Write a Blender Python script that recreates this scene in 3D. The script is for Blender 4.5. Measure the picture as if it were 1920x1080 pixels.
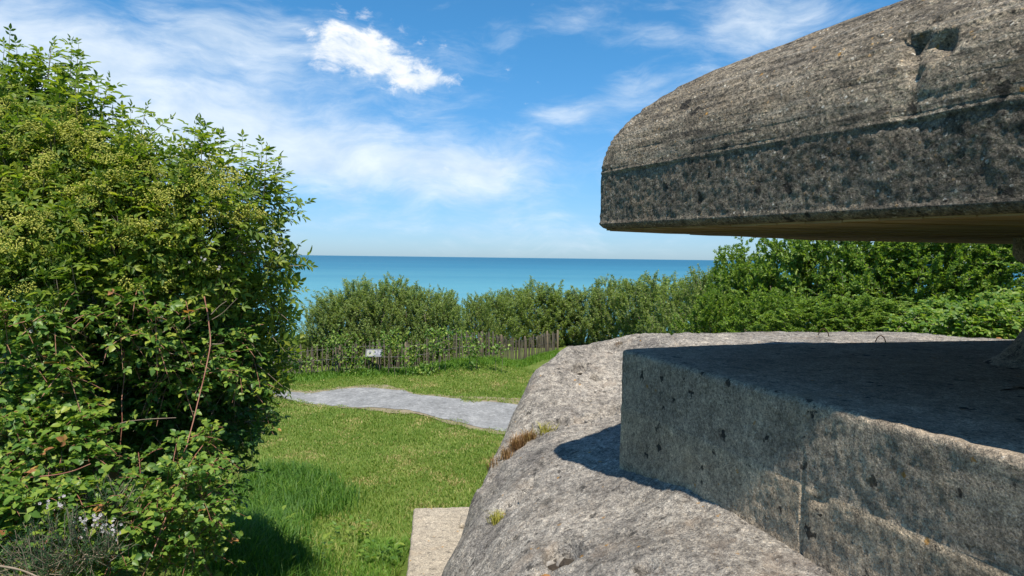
import bpy, math, random
import numpy as np
from mathutils import Matrix, Vector

for o in list(bpy.data.objects):
    bpy.data.objects.remove(o)
SC = bpy.context.scene
COL = SC.collection
R = math.radians
rng = np.random.default_rng(7)
random.seed(7)

# ------------------------------------------------------------------ camera
F = 1280.0                       # focal length in pixels of the 1920 px photograph
cam_data = bpy.data.cameras.new('camera')
cam_data.sensor_width = 36.0
cam_data.lens = 24.0
cam_data.clip_start = 0.05
cam_data.clip_end = 200000
cam = bpy.data.objects.new('camera', cam_data)
COL.objects.link(cam)
CAM_R = Matrix.Rotation(R(90 - 2.6), 3, 'X') @ Matrix.Rotation(R(0.70), 3, 'Z')
cam.matrix_world = CAM_R.to_4x4()
SC.camera = cam

# ------------------------------------------------------------------ light
SUN_AZ, SUN_EL = R(167), R(65)          # azimuth clockwise from +Y
sun_dir = Vector((math.sin(SUN_AZ) * math.cos(SUN_EL), math.cos(SUN_AZ) * math.cos(SUN_EL), math.sin(SUN_EL)))
sd = bpy.data.lights.new('sun', 'SUN')
sd.energy = 4.1
sd.angle = R(0.53)
sd.color = (1.0, 0.94, 0.84)
sun = bpy.data.objects.new('sun', sd)
COL.objects.link(sun)
sun.rotation_euler = (-sun_dir).to_track_quat('-Z', 'Y').to_euler()

SC.view_settings.view_transform = 'Standard'
SC.view_settings.look = 'None'
SC.view_settings.exposure = 0.78
SC.view_settings.gamma = 1.0
SC.render.engine = 'CYCLES'
SC.cycles.max_bounces = 7
SC.cycles.transparent_max_bounces = 8
SC.cycles.use_denoising = True

# ------------------------------------------------------------------ node helpers
class G:
    def __init__(s, nt):
        s.nt = nt
        s.nt.nodes.clear()
    def n(s, t, ins=None, **kw):
        nd = s.nt.nodes.new(t)
        for k, v in kw.items():
            setattr(nd, k, v)
        for k, v in (ins or {}).items():
            s.set(nd.inputs[k], v)
        return nd
    def set(s, sock, v):
        if isinstance(v, bpy.types.NodeSocket):
            s.nt.links.new(v, sock)
        else:
            sock.default_value = v
    def m(s, op, a, b=0.0, c=None, clamp=False):
        nd = s.nt.nodes.new('ShaderNodeMath')
        nd.operation = op
        nd.use_clamp = clamp
        s.set(nd.inputs[0], a); s.set(nd.inputs[1], b)
        if c is not None:
            s.set(nd.inputs[2], c)
        return nd.outputs[0]
    def step(s, v, lo, hi, a=0.0, b=1.0):
        nd = s.n('ShaderNodeMapRange', {'Value': v, 'From Min': lo, 'From Max': hi, 'To Min': a, 'To Max': b}, interpolation_type='SMOOTHSTEP')
        return nd.outputs[0]
    def noise(s, vec, scale, detail=4.0, rough=0.55, dist=0.0):
        return s.n('ShaderNodeTexNoise', {'Vector': vec, 'Scale': scale, 'Detail': detail, 'Roughness': rough, 'Distortion': dist}).outputs['Fac']
    def vor(s, vec, scale, feature='F1', rand=1.0):
        return s.n('ShaderNodeTexVoronoi', {'Vector': vec, 'Scale': scale, 'Randomness': rand}, feature=feature)
    def ramp(s, fac, stops, interp='LINEAR'):
        nd = s.n('ShaderNodeValToRGB', {'Fac': fac})
        cr = nd.color_ramp
        cr.interpolation = interp
        while len(cr.elements) < len(stops):
            cr.elements.new(0.5)
        for e, (p, c) in zip(cr.elements, stops):
            e.position = p
            e.color = (*c, 1) if len(c) == 3 else c
        return nd.outputs['Color']
    def mix(s, f, a, b, mode='MIX'):
        nd = s.nt.nodes.new('ShaderNodeMix')
        nd.data_type = 'RGBA'
        nd.blend_type = mode
        s.set(nd.inputs[0], f)
        for i, v in ((6, a), (7, b)):
            if not isinstance(v, bpy.types.NodeSocket) and len(v) == 3:
                v = (*v, 1)
            s.set(nd.inputs[i], v)
        return nd.outputs[2]
    def mapping(s, vec, scale=(1, 1, 1), rot=(0, 0, 0), loc=(0, 0, 0)):
        return s.n('ShaderNodeMapping', {'Vector': vec, 'Scale': scale, 'Rotation': rot, 'Location': loc}).outputs[0]

def srgb(r, g, b):
    f = lambda c: (c / 255 / 12.92) if c / 255 <= 0.04045 else ((c / 255 + 0.055) / 1.055) ** 2.4
    return (f(r), f(g), f(b))

# ------------------------------------------------------------------ world: clear sky with drifting cloud
world = bpy.data.worlds.new('World')
SC.world = world
world.use_nodes = True
g = G(world.node_tree)
sky = g.n('ShaderNodeTexSky', sky_type='NISHITA', sun_disc=False)
sky.sun_elevation = SUN_EL
sky.sun_rotation = SUN_AZ
sky.altitude = 60
sky.air_density = 1.0
sky.dust_density = 0.3
sky.ozone_density = 2.6
tc = g.n('ShaderNodeTexCoord').outputs['Generated']
sep = g.n('ShaderNodeSeparateXYZ', {'Vector': tc})
dx, dy, dz = sep.outputs
# tangent-plane coordinates of the northern sky, in hundreds of photograph pixels
horiz = g.m('SQRT', g.m('ADD', g.m('MULTIPLY', dx, dx), g.m('MULTIPLY', dy, dy)))
az = g.m('ARCTAN2', dx, dy)
el = g.m('ARCTAN2', dz, horiz)
A = g.m('MULTIPLY', az, 11.0)
E = g.m('MULTIPLY', el, 12.8)
pv = g.n('ShaderNodeCombineXYZ', {'X': A, 'Y': E}).outputs[0]
def sky_pt(x, y):
    xx = (x - 960) / F
    a = math.atan(xx)
    e = math.atan((482 + .0123 * (x - 960) - y) / F * math.cos(a))
    return a * 11.0, e * 12.8
def blob(x, y, rx, ry, deg, amp):
    a0, e0 = sky_pt(x, y)
    v = g.mapping(pv, loc=(-a0, -e0, 0))
    v = g.mapping(v, rot=(0, 0, R(deg)), scale=(100. / rx, 100. / ry, 0))
    nd = g.n('ShaderNodeVectorMath', {0: v, 1: v}, operation='DOT_PRODUCT')
    ex = g.m('EXPONENT', g.m('MULTIPLY', nd.outputs['Value'], -1.0))
    return g.m('MULTIPLY', ex, amp)
def total(bl):
    t = bl[0]
    for b in bl[1:]:
        t = g.m('ADD', t, b)
    return t
warp = g.n('ShaderNodeTexNoise', {'Vector': pv, 'Scale': .45, 'Detail': 3.0})
pw = g.n('ShaderNodeVectorMath', {0: pv, 1: g.n('ShaderNodeVectorMath', {0: warp.outputs['Color'], 'Scale': 1.3}, operation='SCALE').outputs[0]}, operation='ADD').outputs[0]
# high thin sheets, drawn out along one direction
cir = g.noise(g.mapping(pw, rot=(0, 0, R(20)), scale=(.42, 1.25, 1)), 1.0, 8, .62)
fin = g.noise(g.mapping(pw, rot=(0, 0, R(8)), scale=(1.1, 3.2, 1)), 1.1, 6, .65)
cov = total([
    blob(190, 190, 380, 70, 20, .50), blob(560, 300, 480, 56, 15, .45), blob(30, 90, 220, 60, 15, .30),
    blob(420, 230, 420, 150, 18, .12), blob(820, 345, 330, 50, 8, .26), blob(260, 60, 260, 60, 14, .20),
    blob(700, 425, 700, 50, 2, .13), blob(1000, 420, 400, 40, 2, .08),
    blob(1190, 165, 62, 42, -40, .44), blob(1245, 80, 95, 26, -62, .36), blob(1050, 215, 70, 26, 30, .36),
    blob(1045, 50, 70, 20, 60, .2), blob(1430, 50, 90, 90, -25, .50),
    blob(720, 110, 130, 60, 15, .22), blob(470, 60, 150, 60, 15, .24), blob(-500, 150, 420, 80, 12, .4), blob(2300, 100, 400, 90, -15, .35)])
fade = g.step(el, .45, .9, 0, .16)
cov = g.m('ADD', cov, fade)
dens = g.m('ADD', cov, g.m('ADD', g.m('MULTIPLY', g.m('SUBTRACT', cir, .5), 1.25), g.m('MULTIPLY', g.m('SUBTRACT', fin, .5), .55)))
thin = g.step(dens, .08, .88, 0, .93)
# one small heaped cloud
puf = g.noise(g.mapping(pw, scale=(1.2, 1.6, 1)), 2.3, 8, .6)
pc = total([blob(640, 85, 62, 40, 20, .75), blob(690, 110, 80, 36, 35, .75), blob(760, 150, 70, 30, 30, .7), blob(815, 155, 42, 16, 5, .6), blob(775, 175, 26, 20, 0, .35)])
pd = g.step(g.m('ADD', pc, g.m('MULTIPLY', g.m('SUBTRACT', puf, .5), 2.3)), .34, 1.1, 0, .9)
lum = g.noise(g.mapping(pw, scale=(1.0, 2.0, 1)), 1.2, 5)
ccol = g.ramp(lum, [(.3, (4.2, 5.1, 6.1)), (.7, (6.2, 6.7, 7.1))])
skyc = g.mix(1.0, sky.outputs[0], g.ramp(g.step(el, 0., .34), [(0, (.43, .63, .97)), (.25, (.41, .69, .94)), (1, (.33, .78, 1.0))]), 'MULTIPLY')
c1 = g.mix(g.m('MULTIPLY', thin, .9), skyc, ccol)
pcol = g.ramp(puf, [(.35, (4.6, 5.3, 6.1)), (.62, (6.9, 7.0, 7.1))])
c2 = g.mix(pd, c1, pcol)
bg = g.n('ShaderNodeBackground', {'Color': c2, 'Strength': 0.093})
out = g.n('ShaderNodeOutputWorld')
g.nt.links.new(bg.outputs[0], out.inputs[0])

# ------------------------------------------------------------------ projection helpers
def ray(x, y):
    return CAM_R @ Vector(((x - 960) / F, (540 - y) / F, -1))
def at(x, y, d):                      # the point at distance d (along +Y) behind a photograph pixel
    r = ray(x, y)
    return r * (d / r.y)
def onz(x, y, z):                     # where the pixel's line of sight meets a level
    r = ray(x, y)
    return r * (z / r.z)
CI = np.array(CAM_R.transposed())
def project(P):
    q = P @ CI.T
    return 960 + F * q[:, 0] / -q[:, 2], 540 - F * q[:, 1] / -q[:, 2]

# ------------------------------------------------------------------ numpy noise
_gr = np.random.default_rng(3)
_perm = np.concatenate([_gr.permutation(256)] * 3)
_gv = _gr.normal(size=(256, 3)); _gv /= np.linalg.norm(_gv, axis=1)[:, None]
def pn(p, seed=0):
    p = np.asarray(p, float) + seed * 17.31
    i = np.floor(p).astype(int); f = p - i
    i &= 255
    u = f * f * f * (f * (f * 6 - 15) + 10)
    res = 0
    for a in (0, 1):
        for b in (0, 1):
            for c in (0, 1):
                h = _perm[_perm[_perm[(i[:, 0] + a) & 255] + ((i[:, 1] + b) & 255)] + ((i[:, 2] + c) & 255)]
                dot = ((f - (a, b, c)) * _gv[h]).sum(1)
                w = (u[:, 0] if a else 1 - u[:, 0]) * (u[:, 1] if b else 1 - u[:, 1]) * (u[:, 2] if c else 1 - u[:, 2])
                res = res + w * dot
    return res
def fbm(p, scale, oct=4, seed=0, rough=.5):
    p = np.asarray(p, float) * scale
    r, a = 0, 1.0
    for k in range(oct):
        r = r + a * pn(p * 2 ** k, seed + k); a *= rough
    return r
def sst(x, a, b):
    t = np.clip((x - a) / (b - a), 0, 1)
    return t * t * (3 - 2 * t)

# ------------------------------------------------------------------ object helpers
def new_mesh(name, V, Fc, mat=None, smooth=False):
    me = bpy.data.meshes.new(name)
    V = np.asarray(V, dtype=np.float32)
    if isinstance(Fc, np.ndarray):
        nf, k = Fc.shape
        me.vertices.add(len(V)); me.vertices.foreach_set('co', V.ravel())
        me.loops.add(nf * k); me.loops.foreach_set('vertex_index', Fc.astype(np.int32).ravel())
        me.polygons.add(nf); me.polygons.foreach_set('loop_start', np.arange(0, nf * k, k, dtype=np.int32))
        me.update(calc_edges=True)
    else:
        me.from_pydata([tuple(v) for v in V], [], Fc)
    me.validate()
    if smooth:
        me.polygons.foreach_set('use_smooth', np.ones(len(me.polygons), dtype=bool))
    if mat:
        me.materials.append(mat)
    return me
def link(name, data, parent=None, **props):
    o = bpy.data.objects.new(name, data)
    COL.objects.link(o)
    if parent is not None:
        o.parent = parent
    for k, v in props.items():
        o[k] = v
    return o
def empty(name, loc=(0, 0, 0), **props):
    o = link(name, None, None, **props)
    o.location = loc
    o.empty_display_size = .1
    return o
def child(name, data, parent, **props):       # mesh given in world coordinates, parent an unrotated Empty
    o = link(name, data, parent, **props)
    o.matrix_parent_inverse = Matrix.Translation(-Vector(parent.location))
    return o
def tube(points, radii, sides=6, cap=True):
    P = np.array([tuple(p) for p in points], float)
    n = len(P)
    rad = np.broadcast_to(np.asarray(radii, float), (n,))
    T = np.gradient(P, axis=0); T /= np.linalg.norm(T, axis=1)[:, None] + 1e-9
    ref = np.array((.31, .2, .93)) if abs(T[:, 2]).mean() < .8 else np.array((.95, .25, .1))
    A = np.cross(T, ref); A /= np.linalg.norm(A, axis=1)[:, None]
    B = np.cross(T, A)
    th = np.arange(sides) * 2 * np.pi / sides
    V = P[:, None] + rad[:, None, None] * (A[:, None] * np.cos(th)[None, :, None] + B[:, None] * np.sin(th)[None, :, None])
    V = V.reshape(-1, 3)
    Fc = []
    for i in range(n - 1):
        for k in range(sides):
            k2 = (k + 1) % sides
            Fc.append((i * sides + k, i * sides + k2, (i + 1) * sides + k2, (i + 1) * sides + k))
    if cap:
        Fc.append(tuple(range(sides))[::-1]); Fc.append(tuple(range((n - 1) * sides, n * sides)))
    return V, Fc
def spline(pts, n):
    P = np.array([tuple(p) for p in pts], float)
    t = np.linspace(0, len(P) - 1, n)
    Q = np.vstack([2 * P[0] - P[1], P, 2 * P[-1] - P[-2]])
    i = np.clip(t.astype(int), 0, len(P) - 2); f = (t - i)[:, None]
    a, b, c, d = Q[i], Q[i + 1], Q[i + 2], Q[i + 3]
    return .5 * (2 * b + (c - a) * f + (2 * a - 5 * b + 4 * c - d) * f ** 2 + (3 * b - a - 3 * c + d) * f ** 3)
def join(parts):
    V, Fc, k = [], [], 0
    for v, f in parts:
        V.append(np.asarray(v)); Fc += [tuple(i + k for i in q) for q in f]; k += len(v)
    return np.vstack(V), Fc
def frames(direction, up):
    """rotation matrices (n,3,3) whose columns are x = direction, z near up"""
    X = direction / (np.linalg.norm(direction, axis=1)[:, None] + 1e-9)
    Y = np.cross(up, X); Y /= np.linalg.norm(Y, axis=1)[:, None] + 1e-9
    Z = np.cross(X, Y)
    return np.stack([X, Y, Z], axis=2)
def scatter(tv, tf, P, M, S):
    """many copies of a small template, as vertex and face arrays"""
    tv = np.asarray(tv, float); tf = np.asarray(tf, int)
    n = len(P)
    S = np.asarray(S, float)
    S = S[:, None, None] if S.ndim == 1 else S[:, None, :]
    V = np.einsum('nij,nkj->nki', M, tv[None] * S) + P[:, None]
    Fc = tf[None] + (np.arange(n) * len(tv))[:, None, None]
    return V.reshape(-1, 3), Fc.reshape(-1, tf.shape[1])

# ------------------------------------------------------------------ materials
def material(name):
    m = bpy.data.materials.new(name)
    m.use_nodes = True
    return m, G(m.node_tree)
def finish(g_, shader):
    o = g_.n('ShaderNodeOutputMaterial')
    g_.nt.links.new(shader, o.inputs['Surface'])
def concrete(name, dark, light, pebble=.5, pebscale=75, spots=.5, lichen=.5, bump=.6, tint=(.30, .22, .13), spotscale=9., streak=0., mottle=.6, tone_z=None, above=(.80, .80, .80), below=(1.2, 1.14, 1.04), strata=0., stain=0.):
    m, q = material(name)
    pos = q.n('ShaderNodeNewGeometry').outputs['Position']
    big = q.noise(pos, 1.7, 5, .6)
    mid = q.noise(pos, 9, 5, .65)
    fine = q.noise(pos, 60, 4, .7)
    base = q.ramp(q.m('ADD', q.m('MULTIPLY', big, .5), q.m('MULTIPLY', mid, .5)), [(.36, dark), (.62, light)])
    # exposed aggregate: every stone its own colour
    v = q.vor(q.n('ShaderNodeVectorMath', {0: pos, 1: q.n('ShaderNodeVectorMath', {0: q.n('ShaderNodeTexNoise', {'Vector': pos, 'Scale': 40.}).outputs['Color'], 'Scale': .012}, operation='SCALE').outputs[0]}, operation='ADD').outputs[0], pebscale)
    rnd = q.n('ShaderNodeSeparateColor', {'Color': v.outputs['Color']}).outputs
    stone = q.ramp(rnd[0], [(0, (.03, .028, .026)), (.3, (.09, .08, .07)), (.55, (.19, .165, .14)), (.72, (.28, .25, .21)), (.86, (.33, .22, .11)), (.93, (.5, .46, .4)), (1, (.62, .6, .56))])
    pm = q.step(v.outputs['Distance'], .42, .30)
    pm = q.m('MULTIPLY', pm, q.step(rnd[1], .25, .55))
    v2 = q.vor(pos, pebscale * 2.3)
    r2 = q.n('ShaderNodeSeparateColor', {'Color': v2.outputs['Color']}).outputs
    pm2 = q.m('MULTIPLY', q.step(r2[1], .5, .8), q.step(v2.outputs['Distance'], .5, .35))
    col = q.mix(q.m('MULTIPLY', pm2, pebble * .7), base, q.ramp(r2[0], [(0, (.05, .045, .04)), (.6, (.22, .19, .16)), (1, (.6, .56, .5))]))
    col = q.mix(q.m('MULTIPLY', pm, pebble), col, stone)
    # grit and mottling
    grit = q.noise(pos, 150, 3, .75)
    col = q.mix(.8, col, q.ramp(fine, [(.3, (.30, .30, .30)), (.5, (.92, .92, .92)), (.72, (1.7, 1.66, 1.58))]), 'MULTIPLY')
    col = q.mix(.7, col, q.ramp(grit, [(.3, (.35, .35, .35)), (.5, (1., 1., 1.)), (.7, (1.7, 1.68, 1.6))]), 'MULTIPLY')
    mot = q.noise(pos, 20, 6, .72)
    col = q.mix(mottle, col, q.ramp(mot, [(.33, (.28, .27, .27)), (.5, (.95, .95, .95)), (.68, (1.55, 1.52, 1.46))]), 'MULTIPLY')
    # dark lichen spots
    sv = q.vor(q.n('ShaderNodeVectorMath', {0: pos, 1: q.n('ShaderNodeVectorMath', {0: q.n('ShaderNodeTexNoise', {'Vector': pos, 'Scale': 26., 'Detail': 5.}).outputs['Color'], 'Scale': .11}, operation='SCALE').outputs[0]}, operation='ADD').outputs[0], spotscale)
    sr = q.n('ShaderNodeSeparateColor', {'Color': sv.outputs['Color']}).outputs
    sm = q.m('MULTIPLY', q.step(q.m('SUBTRACT', sv.outputs['Distance'], q.m('MULTIPLY', sr[1], .22)), .12, .02), q.step(sr[0], .45, .55))
    col = q.mix(q.m('MULTIPLY', sm, spots), col, (.028, .026, .024))
    # broad dark weathering patches and pale lichen
    ln = q.noise(pos, 4.2, 6, .68, .6)
    col = q.mix(q.m('MULTIPLY', q.step(ln, .55, .70), lichen), col, (.05, .047, .042))
    pl = q.noise(q.mapping(pos, loc=(5, 3, 9)), 6.5, 6, .7)
    col = q.mix(q.m('MULTIPLY', q.step(pl, .62, .74), lichen * .45), col, (.46, .44, .40))
    tn = q.noise(q.mapping(pos, loc=(2, 8, 1)), 2.6, 5, .65)
    col = q.mix(q.step(tn, .54, .75, 0, .42), col, tint)
    ov = q.vor(pos, 21)
    orr = q.n('ShaderNodeSeparateColor', {'Color': ov.outputs['Color']}).outputs
    col = q.mix(q.m('MULTIPLY', q.step(orr[0], .984, .987), q.step(q.m('ADD', ov.outputs['Distance'], q.m('MULTIPLY', q.m('SUBTRACT', fine, .5), .9)), .34, .18)), col, (.36, .20, .06))
    if tone_z is not None:      # tone split by level; block: two pours of different mixes, the lower sandier
        zz = q.n('ShaderNodeSeparateXYZ', {'Vector': pos}).outputs[2]
        zz = q.m('ADD', zz, q.m('MULTIPLY', q.m('SUBTRACT', mid, .5), .03))
        col = q.mix(q.step(zz, tone_z + .006, tone_z - .006), q.mix(1., col, above, 'MULTIPLY'), q.mix(1., col, below, 'MULTIPLY'))
    if strata:                # thin dark lines where the shuttering boards met
        wv = q.n('ShaderNodeVectorMath', {0: pos, 1: q.n('ShaderNodeVectorMath', {0: q.n('ShaderNodeTexNoise', {'Vector': pos, 'Scale': 5.}).outputs['Color'], 'Scale': .05}, operation='SCALE').outputs[0]}, operation='ADD').outputs[0]
        sl = q.noise(q.mapping(wv, scale=(1.6, 1.6, 34)), 1.0, 3, .6)
        up = q.step(q.n('ShaderNodeSeparateXYZ', {'Vector': pos}).outputs[2], .56, .62, .12, 1.)
        col = q.mix(q.m('MULTIPLY', q.step(sl, .56, .64, 0, strata), up), col, (.05, .046, .041))
        col = q.mix(q.m('MULTIPLY', q.step(sl, .42, .34, 0, strata * .5), up), col, (.36, .33, .28))
    if stain:
        s1 = q.noise(q.mapping(pos, loc=(7, 2, 4)), 1.3, 6, .7, .8)
        col = q.mix(1., col, q.ramp(s1, [(.36, (1 - stain, 1 - stain, 1 - stain * .95)), (.5, (1., 1., 1.)), (.64, (1 + stain * .5, 1 + stain * .47, 1 + stain * .42))]), 'MULTIPLY')
    if streak:
        st = q.noise(q.mapping(pos, scale=(9, 9, .9)), 1.0, 4, .6)
        col = q.mix(q.step(st, .55, .72, 0, streak), col, (.06, .056, .05))
    h = q.m('ADD', q.m('MULTIPLY', q.m('SUBTRACT', 1., v.outputs['Distance']), pebble * .9), q.m('ADD', q.m('MULTIPLY', fine, 1.0), q.m('MULTIPLY', mid, .7)))
    h = q.m('ADD', q.m('SUBTRACT', h, q.m('MULTIPLY', sm, .25)), q.m('ADD', q.m('MULTIPLY', mot, 1.0), q.m('MULTIPLY', grit, .55)))
    bp = q.n('ShaderNodeBump', {'Height': h, 'Strength': bump, 'Distance': .016})
    bs = q.n('ShaderNodeBsdfPrincipled', {'Base Color': col, 'Roughness': .93, 'Normal': bp.outputs[0], 'Specular IOR Level': .15})
    finish(q, bs.outputs[0])
    return m
def leafmat(name, stops, trans=.35, rough=.5, tcol=1.35, spec=.3, veg=1.25, lumpscale=1.6):
    m, q = material(name)
    geo = q.n('ShaderNodeNewGeometry')
    oi = q.n('ShaderNodeObjectInfo')
    r_ = q.m('FRACT', q.m('ADD', geo.outputs['Random Per Island'], oi.outputs['Random']))
    lump = q.noise(geo.outputs['Position'], lumpscale, 3, .6)
    r_ = q.m('ADD', q.m('MULTIPLY', r_, .72), q.m('MULTIPLY', q.m('SUBTRACT', lump, .3), .7), clamp=True)
    col = q.ramp(r_, [(p_, tuple(min(.8, c_ * veg) for c_ in cc_)) for p_, cc_ in stops])
    d = q.n('ShaderNodeBsdfPrincipled', {'Base Color': col, 'Roughness': rough, 'Specular IOR Level': spec})
    t = q.n('ShaderNodeBsdfTranslucent', {'Color': q.mix(1., col, (tcol * 1.1, tcol * 1.15, tcol * .5), 'MULTIPLY')})
    mx = q.n('ShaderNodeMixShader', {0: trans, 1: d.outputs[0], 2: t.outputs[0]})
    finish(q, mx.outputs[0])
    return m
def plain(name, c1, c2, scale=8., rough=.8, bump=.3, stretch=(1, 1, 1), metal=0.):
    m, q = material(name)
    pos = q.n('ShaderNodeTexCoord').outputs['Object']
    nz = q.noise(q.mapping(pos, scale=stretch), scale, 5, .6)
    oi = q.n('ShaderNodeObjectInfo').outputs['Random']
    col = q.ramp(q.m('ADD', q.m('MULTIPLY', nz, .8), q.m('MULTIPLY', oi, .2)), [(.3, c1), (.72, c2)])
    bp = q.n('ShaderNodeBump', {'Height': nz, 'Strength': bump, 'Distance': .01})
    b = q.n('ShaderNodeBsdfPrincipled', {'Base Color': col, 'Roughness': rough, 'Normal': bp.outputs[0], 'Metallic': metal, 'Specular IOR Level': .2})
    finish(q, b.outputs[0])
    return m

M_ROOF = concrete('weathered_aggregate_concrete', (.13, .112, .09), (.29, .25, .20), pebble=.85, pebscale=50, spots=.9, lichen=.6, bump=.95, tint=(.27, .20, .125), mottle=.78, tone_z=.575, above=(1.06, 1.04, 1.), below=(.86, .85, .84), strata=.6, stain=.3, spotscale=7.)  # roof tone is darker below a set level
M_BLOCK = concrete('dark_spotted_concrete', (.285, .232, .175), (.49, .405, .305), pebble=.5, pebscale=75, spots=.92, lichen=.32, bump=.7, tint=(.39, .29, .18), spotscale=9., mottle=.6, tone_z=-1.10, above=(.85, .85, .86), below=(1.1, 1.05, .98), stain=.2)
M_BODY = concrete('pale_bleached_concrete', (.205, .185, .163), (.40, .367, .325), pebble=.5, pebscale=64, spots=.7, lichen=.62, bump=.95, tint=(.36, .275, .20), spotscale=11., mottle=.85, stain=.4)
M_FOOT = concrete('cream_concrete', (.29, .25, .195), (.41, .355, .28), pebble=.14, pebscale=60, spots=.4, lichen=.4, bump=.4, tint=(.38, .28, .18), mottle=.5)
M_SOFFIT = plain('board_marked_soffit', (.19, .12, .06), (.42, .29, .15), 2.2, .9, .5, (1, 1, 1))
M_RUST = plain('rusty_iron', (.03, .02, .014), (.09, .045, .025), 30, .85, .4)
M_RUSTSTONE = plain('rust_stained_rubble', (.22, .10, .03), (.42, .22, .08), 20, .9, .6)
M_HOLESHADE = plain('painted_hole_shade', (.018, .014, .010), (.06, .048, .036), 30, .95, .6)  # near-black lumps stand in for the shade inside the holes
M_RUBBLE = plain('loose_rubble', (.16, .14, .12), (.36, .33, .29), 25, .95, .6)
M_WOOD = plain('weathered_chestnut', (.07, .056, .042), (.19, .16, .12), 3., .9, .5, (20, 20, 1.2))
M_POST = plain('weathered_post', (.12, .09, .06), (.24, .19, .13), 3., .9, .5, (12, 12, 1))
M_WIRE = plain('galvanised_wire', (.15, .15, .15), (.3, .3, .3), 20, .5, .1, metal=.8)
M_BARK = plain('grey_brown_bark', (.075, .06, .045), (.20, .165, .125), 6., .9, .8, (1, 1, .4))
M_TWIG = plain('pale_twig', (.16, .12, .085), (.34, .27, .20), 12., .8, .3)
M_CANE = plain('reddish_bramble_cane', (.20, .07, .045), (.42, .22, .15), 14., .6, .3)
M_ELDER = leafmat('elder_leaf', [(0, (.046, .088, .013)), (.35, (.094, .152, .019)), (.68, (.165, .215, .026)), (.9, (.25, .27, .035)), (1, (.33, .28, .05))], .45)
M_UMBEL = leafmat('fading_elder_flower', [(0, (.20, .23, .035)), (.5, (.33, .33, .06)), (1, (.44, .41, .11))], .3, .8)
M_BRAMBLE = leafmat('bramble_leaf', [(0, (.035, .085, .016)), (.4, (.075, .145, .024)), (.7, (.15, .22, .032)), (.92, (.25, .28, .045)), (1, (.33, .17, .05))], .35, .42)
M_IVY = leafmat('dark_ivy_leaf', [(0, (.030, .075, .018)), (.6, (.06, .125, .026)), (1, (.12, .20, .04))], .32, .45)
M_GORSE = leafmat('gorse_needle', [(0, (.022, .055, .022)), (.6, (.04, .09, .035)), (1, (.09, .15, .06))], .2, .6)
M_PETAL = leafmat('pale_petal', [(0, (.50, .42, .47)), (.5, (.6, .55, .56)), (1, (.65, .62, .6))], .3, .7, 1.0, veg=.75)
M_REDLEAF = leafmat('reddish_leaf', [(0, (.20, .09, .04)), (.5, (.34, .15, .06)), (1, (.36, .26, .06))], .35, .5)
M_HEDGE = leafmat('olive_shrub_leaf', [(0, (.075, .115, .034)), (.45, (.145, .195, .056)), (.8, (.21, .26, .078)), (1, (.30, .32, .12))], .40, .55, veg=1.45)
M_GREEN = leafmat('fresh_green_leaf', [(0, (.055, .105, .018)), (.45, (.105, .175, .028)), (.8, (.18, .25, .04)), (1, (.27, .31, .07))], .38, .45, veg=1.4)
M_VINE = leafmat('bright_vine_leaf', [(0, (.045, .10, .018)), (.5, (.10, .18, .025)), (1, (.24, .28, .05))], .38, .45)
M_LAWN = leafmat('lawn_blade', [(0, (.075, .150, .020)), (.45, (.150, .225, .038)), (.8, (.225, .275, .062)), (1, (.46, .40, .18))], .42, .6, veg=1.15, lumpscale=.8)
M_LONG = leafmat('long_grass_blade', [(0, (.055, .125, .016)), (.5, (.10, .20, .026)), (.85, (.16, .25, .035)), (1, (.30, .31, .10))], .42, .55)
M_SHADEGRASS = leafmat('shade_toned_rank_grass_blade', [(0, (.030, .08, .012)), (.5, (.055, .13, .018)), (.85, (.09, .17, .022)), (1, (.16, .18, .05))], .4, .55)  # lush green darkened to stand in for soft shade beside the elder
M_STRAW = leafmat('straw_blade', [(0, (.20, .19, .06)), (.5, (.33, .28, .11)), (1, (.45, .37, .18))], .35, .7, 1.0)
M_DRY = leafmat('dry_grass_blade', [(0, (.13, .07, .03)), (.5, (.23, .13, .06)), (.85, (.31, .21, .10)), (1, (.20, .21, .05))], .3, .7, 1.0)
M_YGRASS = leafmat('yellow_green_blade', [(0, (.22, .20, .04)), (.6, (.34, .32, .07)), (1, (.42, .36, .12))], .35, .7, 1.0)

# ------------------------------------------------------------------ terrain
yk = np.array([-14, -6, 0, 1.5, 4, 6, 8, 12, 18, 25, 33, 42, 48, 70, 120])
zk = np.array([-1.6, -1.65, -1.75, -1.85, -2.95, -3.75, -4.2, -4.42, -4.5, -4.42, -4.6, -5.0, -9, -40, -70.])
def ground_z(x, y):
    x = np.asarray(x, float); y = np.asarray(y, float)
    z = np.interp(y + .25 * np.sin(x * .4), yk, zk)
    bank = .95 * sst(-x, 2.0, 3.6) * sst(-y, -11.5, -6.0) * sst(y, 1, 5)
    z = z + bank + .05 * np.sin(x * 1.3 + y * .6) + .04 * np.sin(x * .7 - y * 1.1)
    z = z + .33 * sst(x, -4.5, -1.6) * np.exp(-((y - 25.6) / 3.2) ** 2) * (1 - sst(x, -1.1, .6))
    z = z + 2.2 * sst(x, 2.5, 6.) * sst(y, 7., 10.) * sst(-y, -20, -15)
    return z
gx = np.concatenate([np.linspace(-400, -14, 14)[:-1], np.linspace(-14, 14, 150), np.linspace(14, 400, 14)[1:]])
gy = np.concatenate([np.linspace(-200, -8, 9)[:-1], np.linspace(-8, 40, 200), np.linspace(40, 120, 20)[1:]])
GX, GY = np.meshgrid(gx, gy)
GZ = ground_z(GX, GY)
V = np.stack([GX, GY, GZ], -1).reshape(-1, 3)
V[:, 2] += fbm(V * (1, 1, 0), .9, 3, 5) * .05
nx, ny = len(gx), len(gy)
idx = np.arange(nx * ny).reshape(ny, nx)
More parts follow.
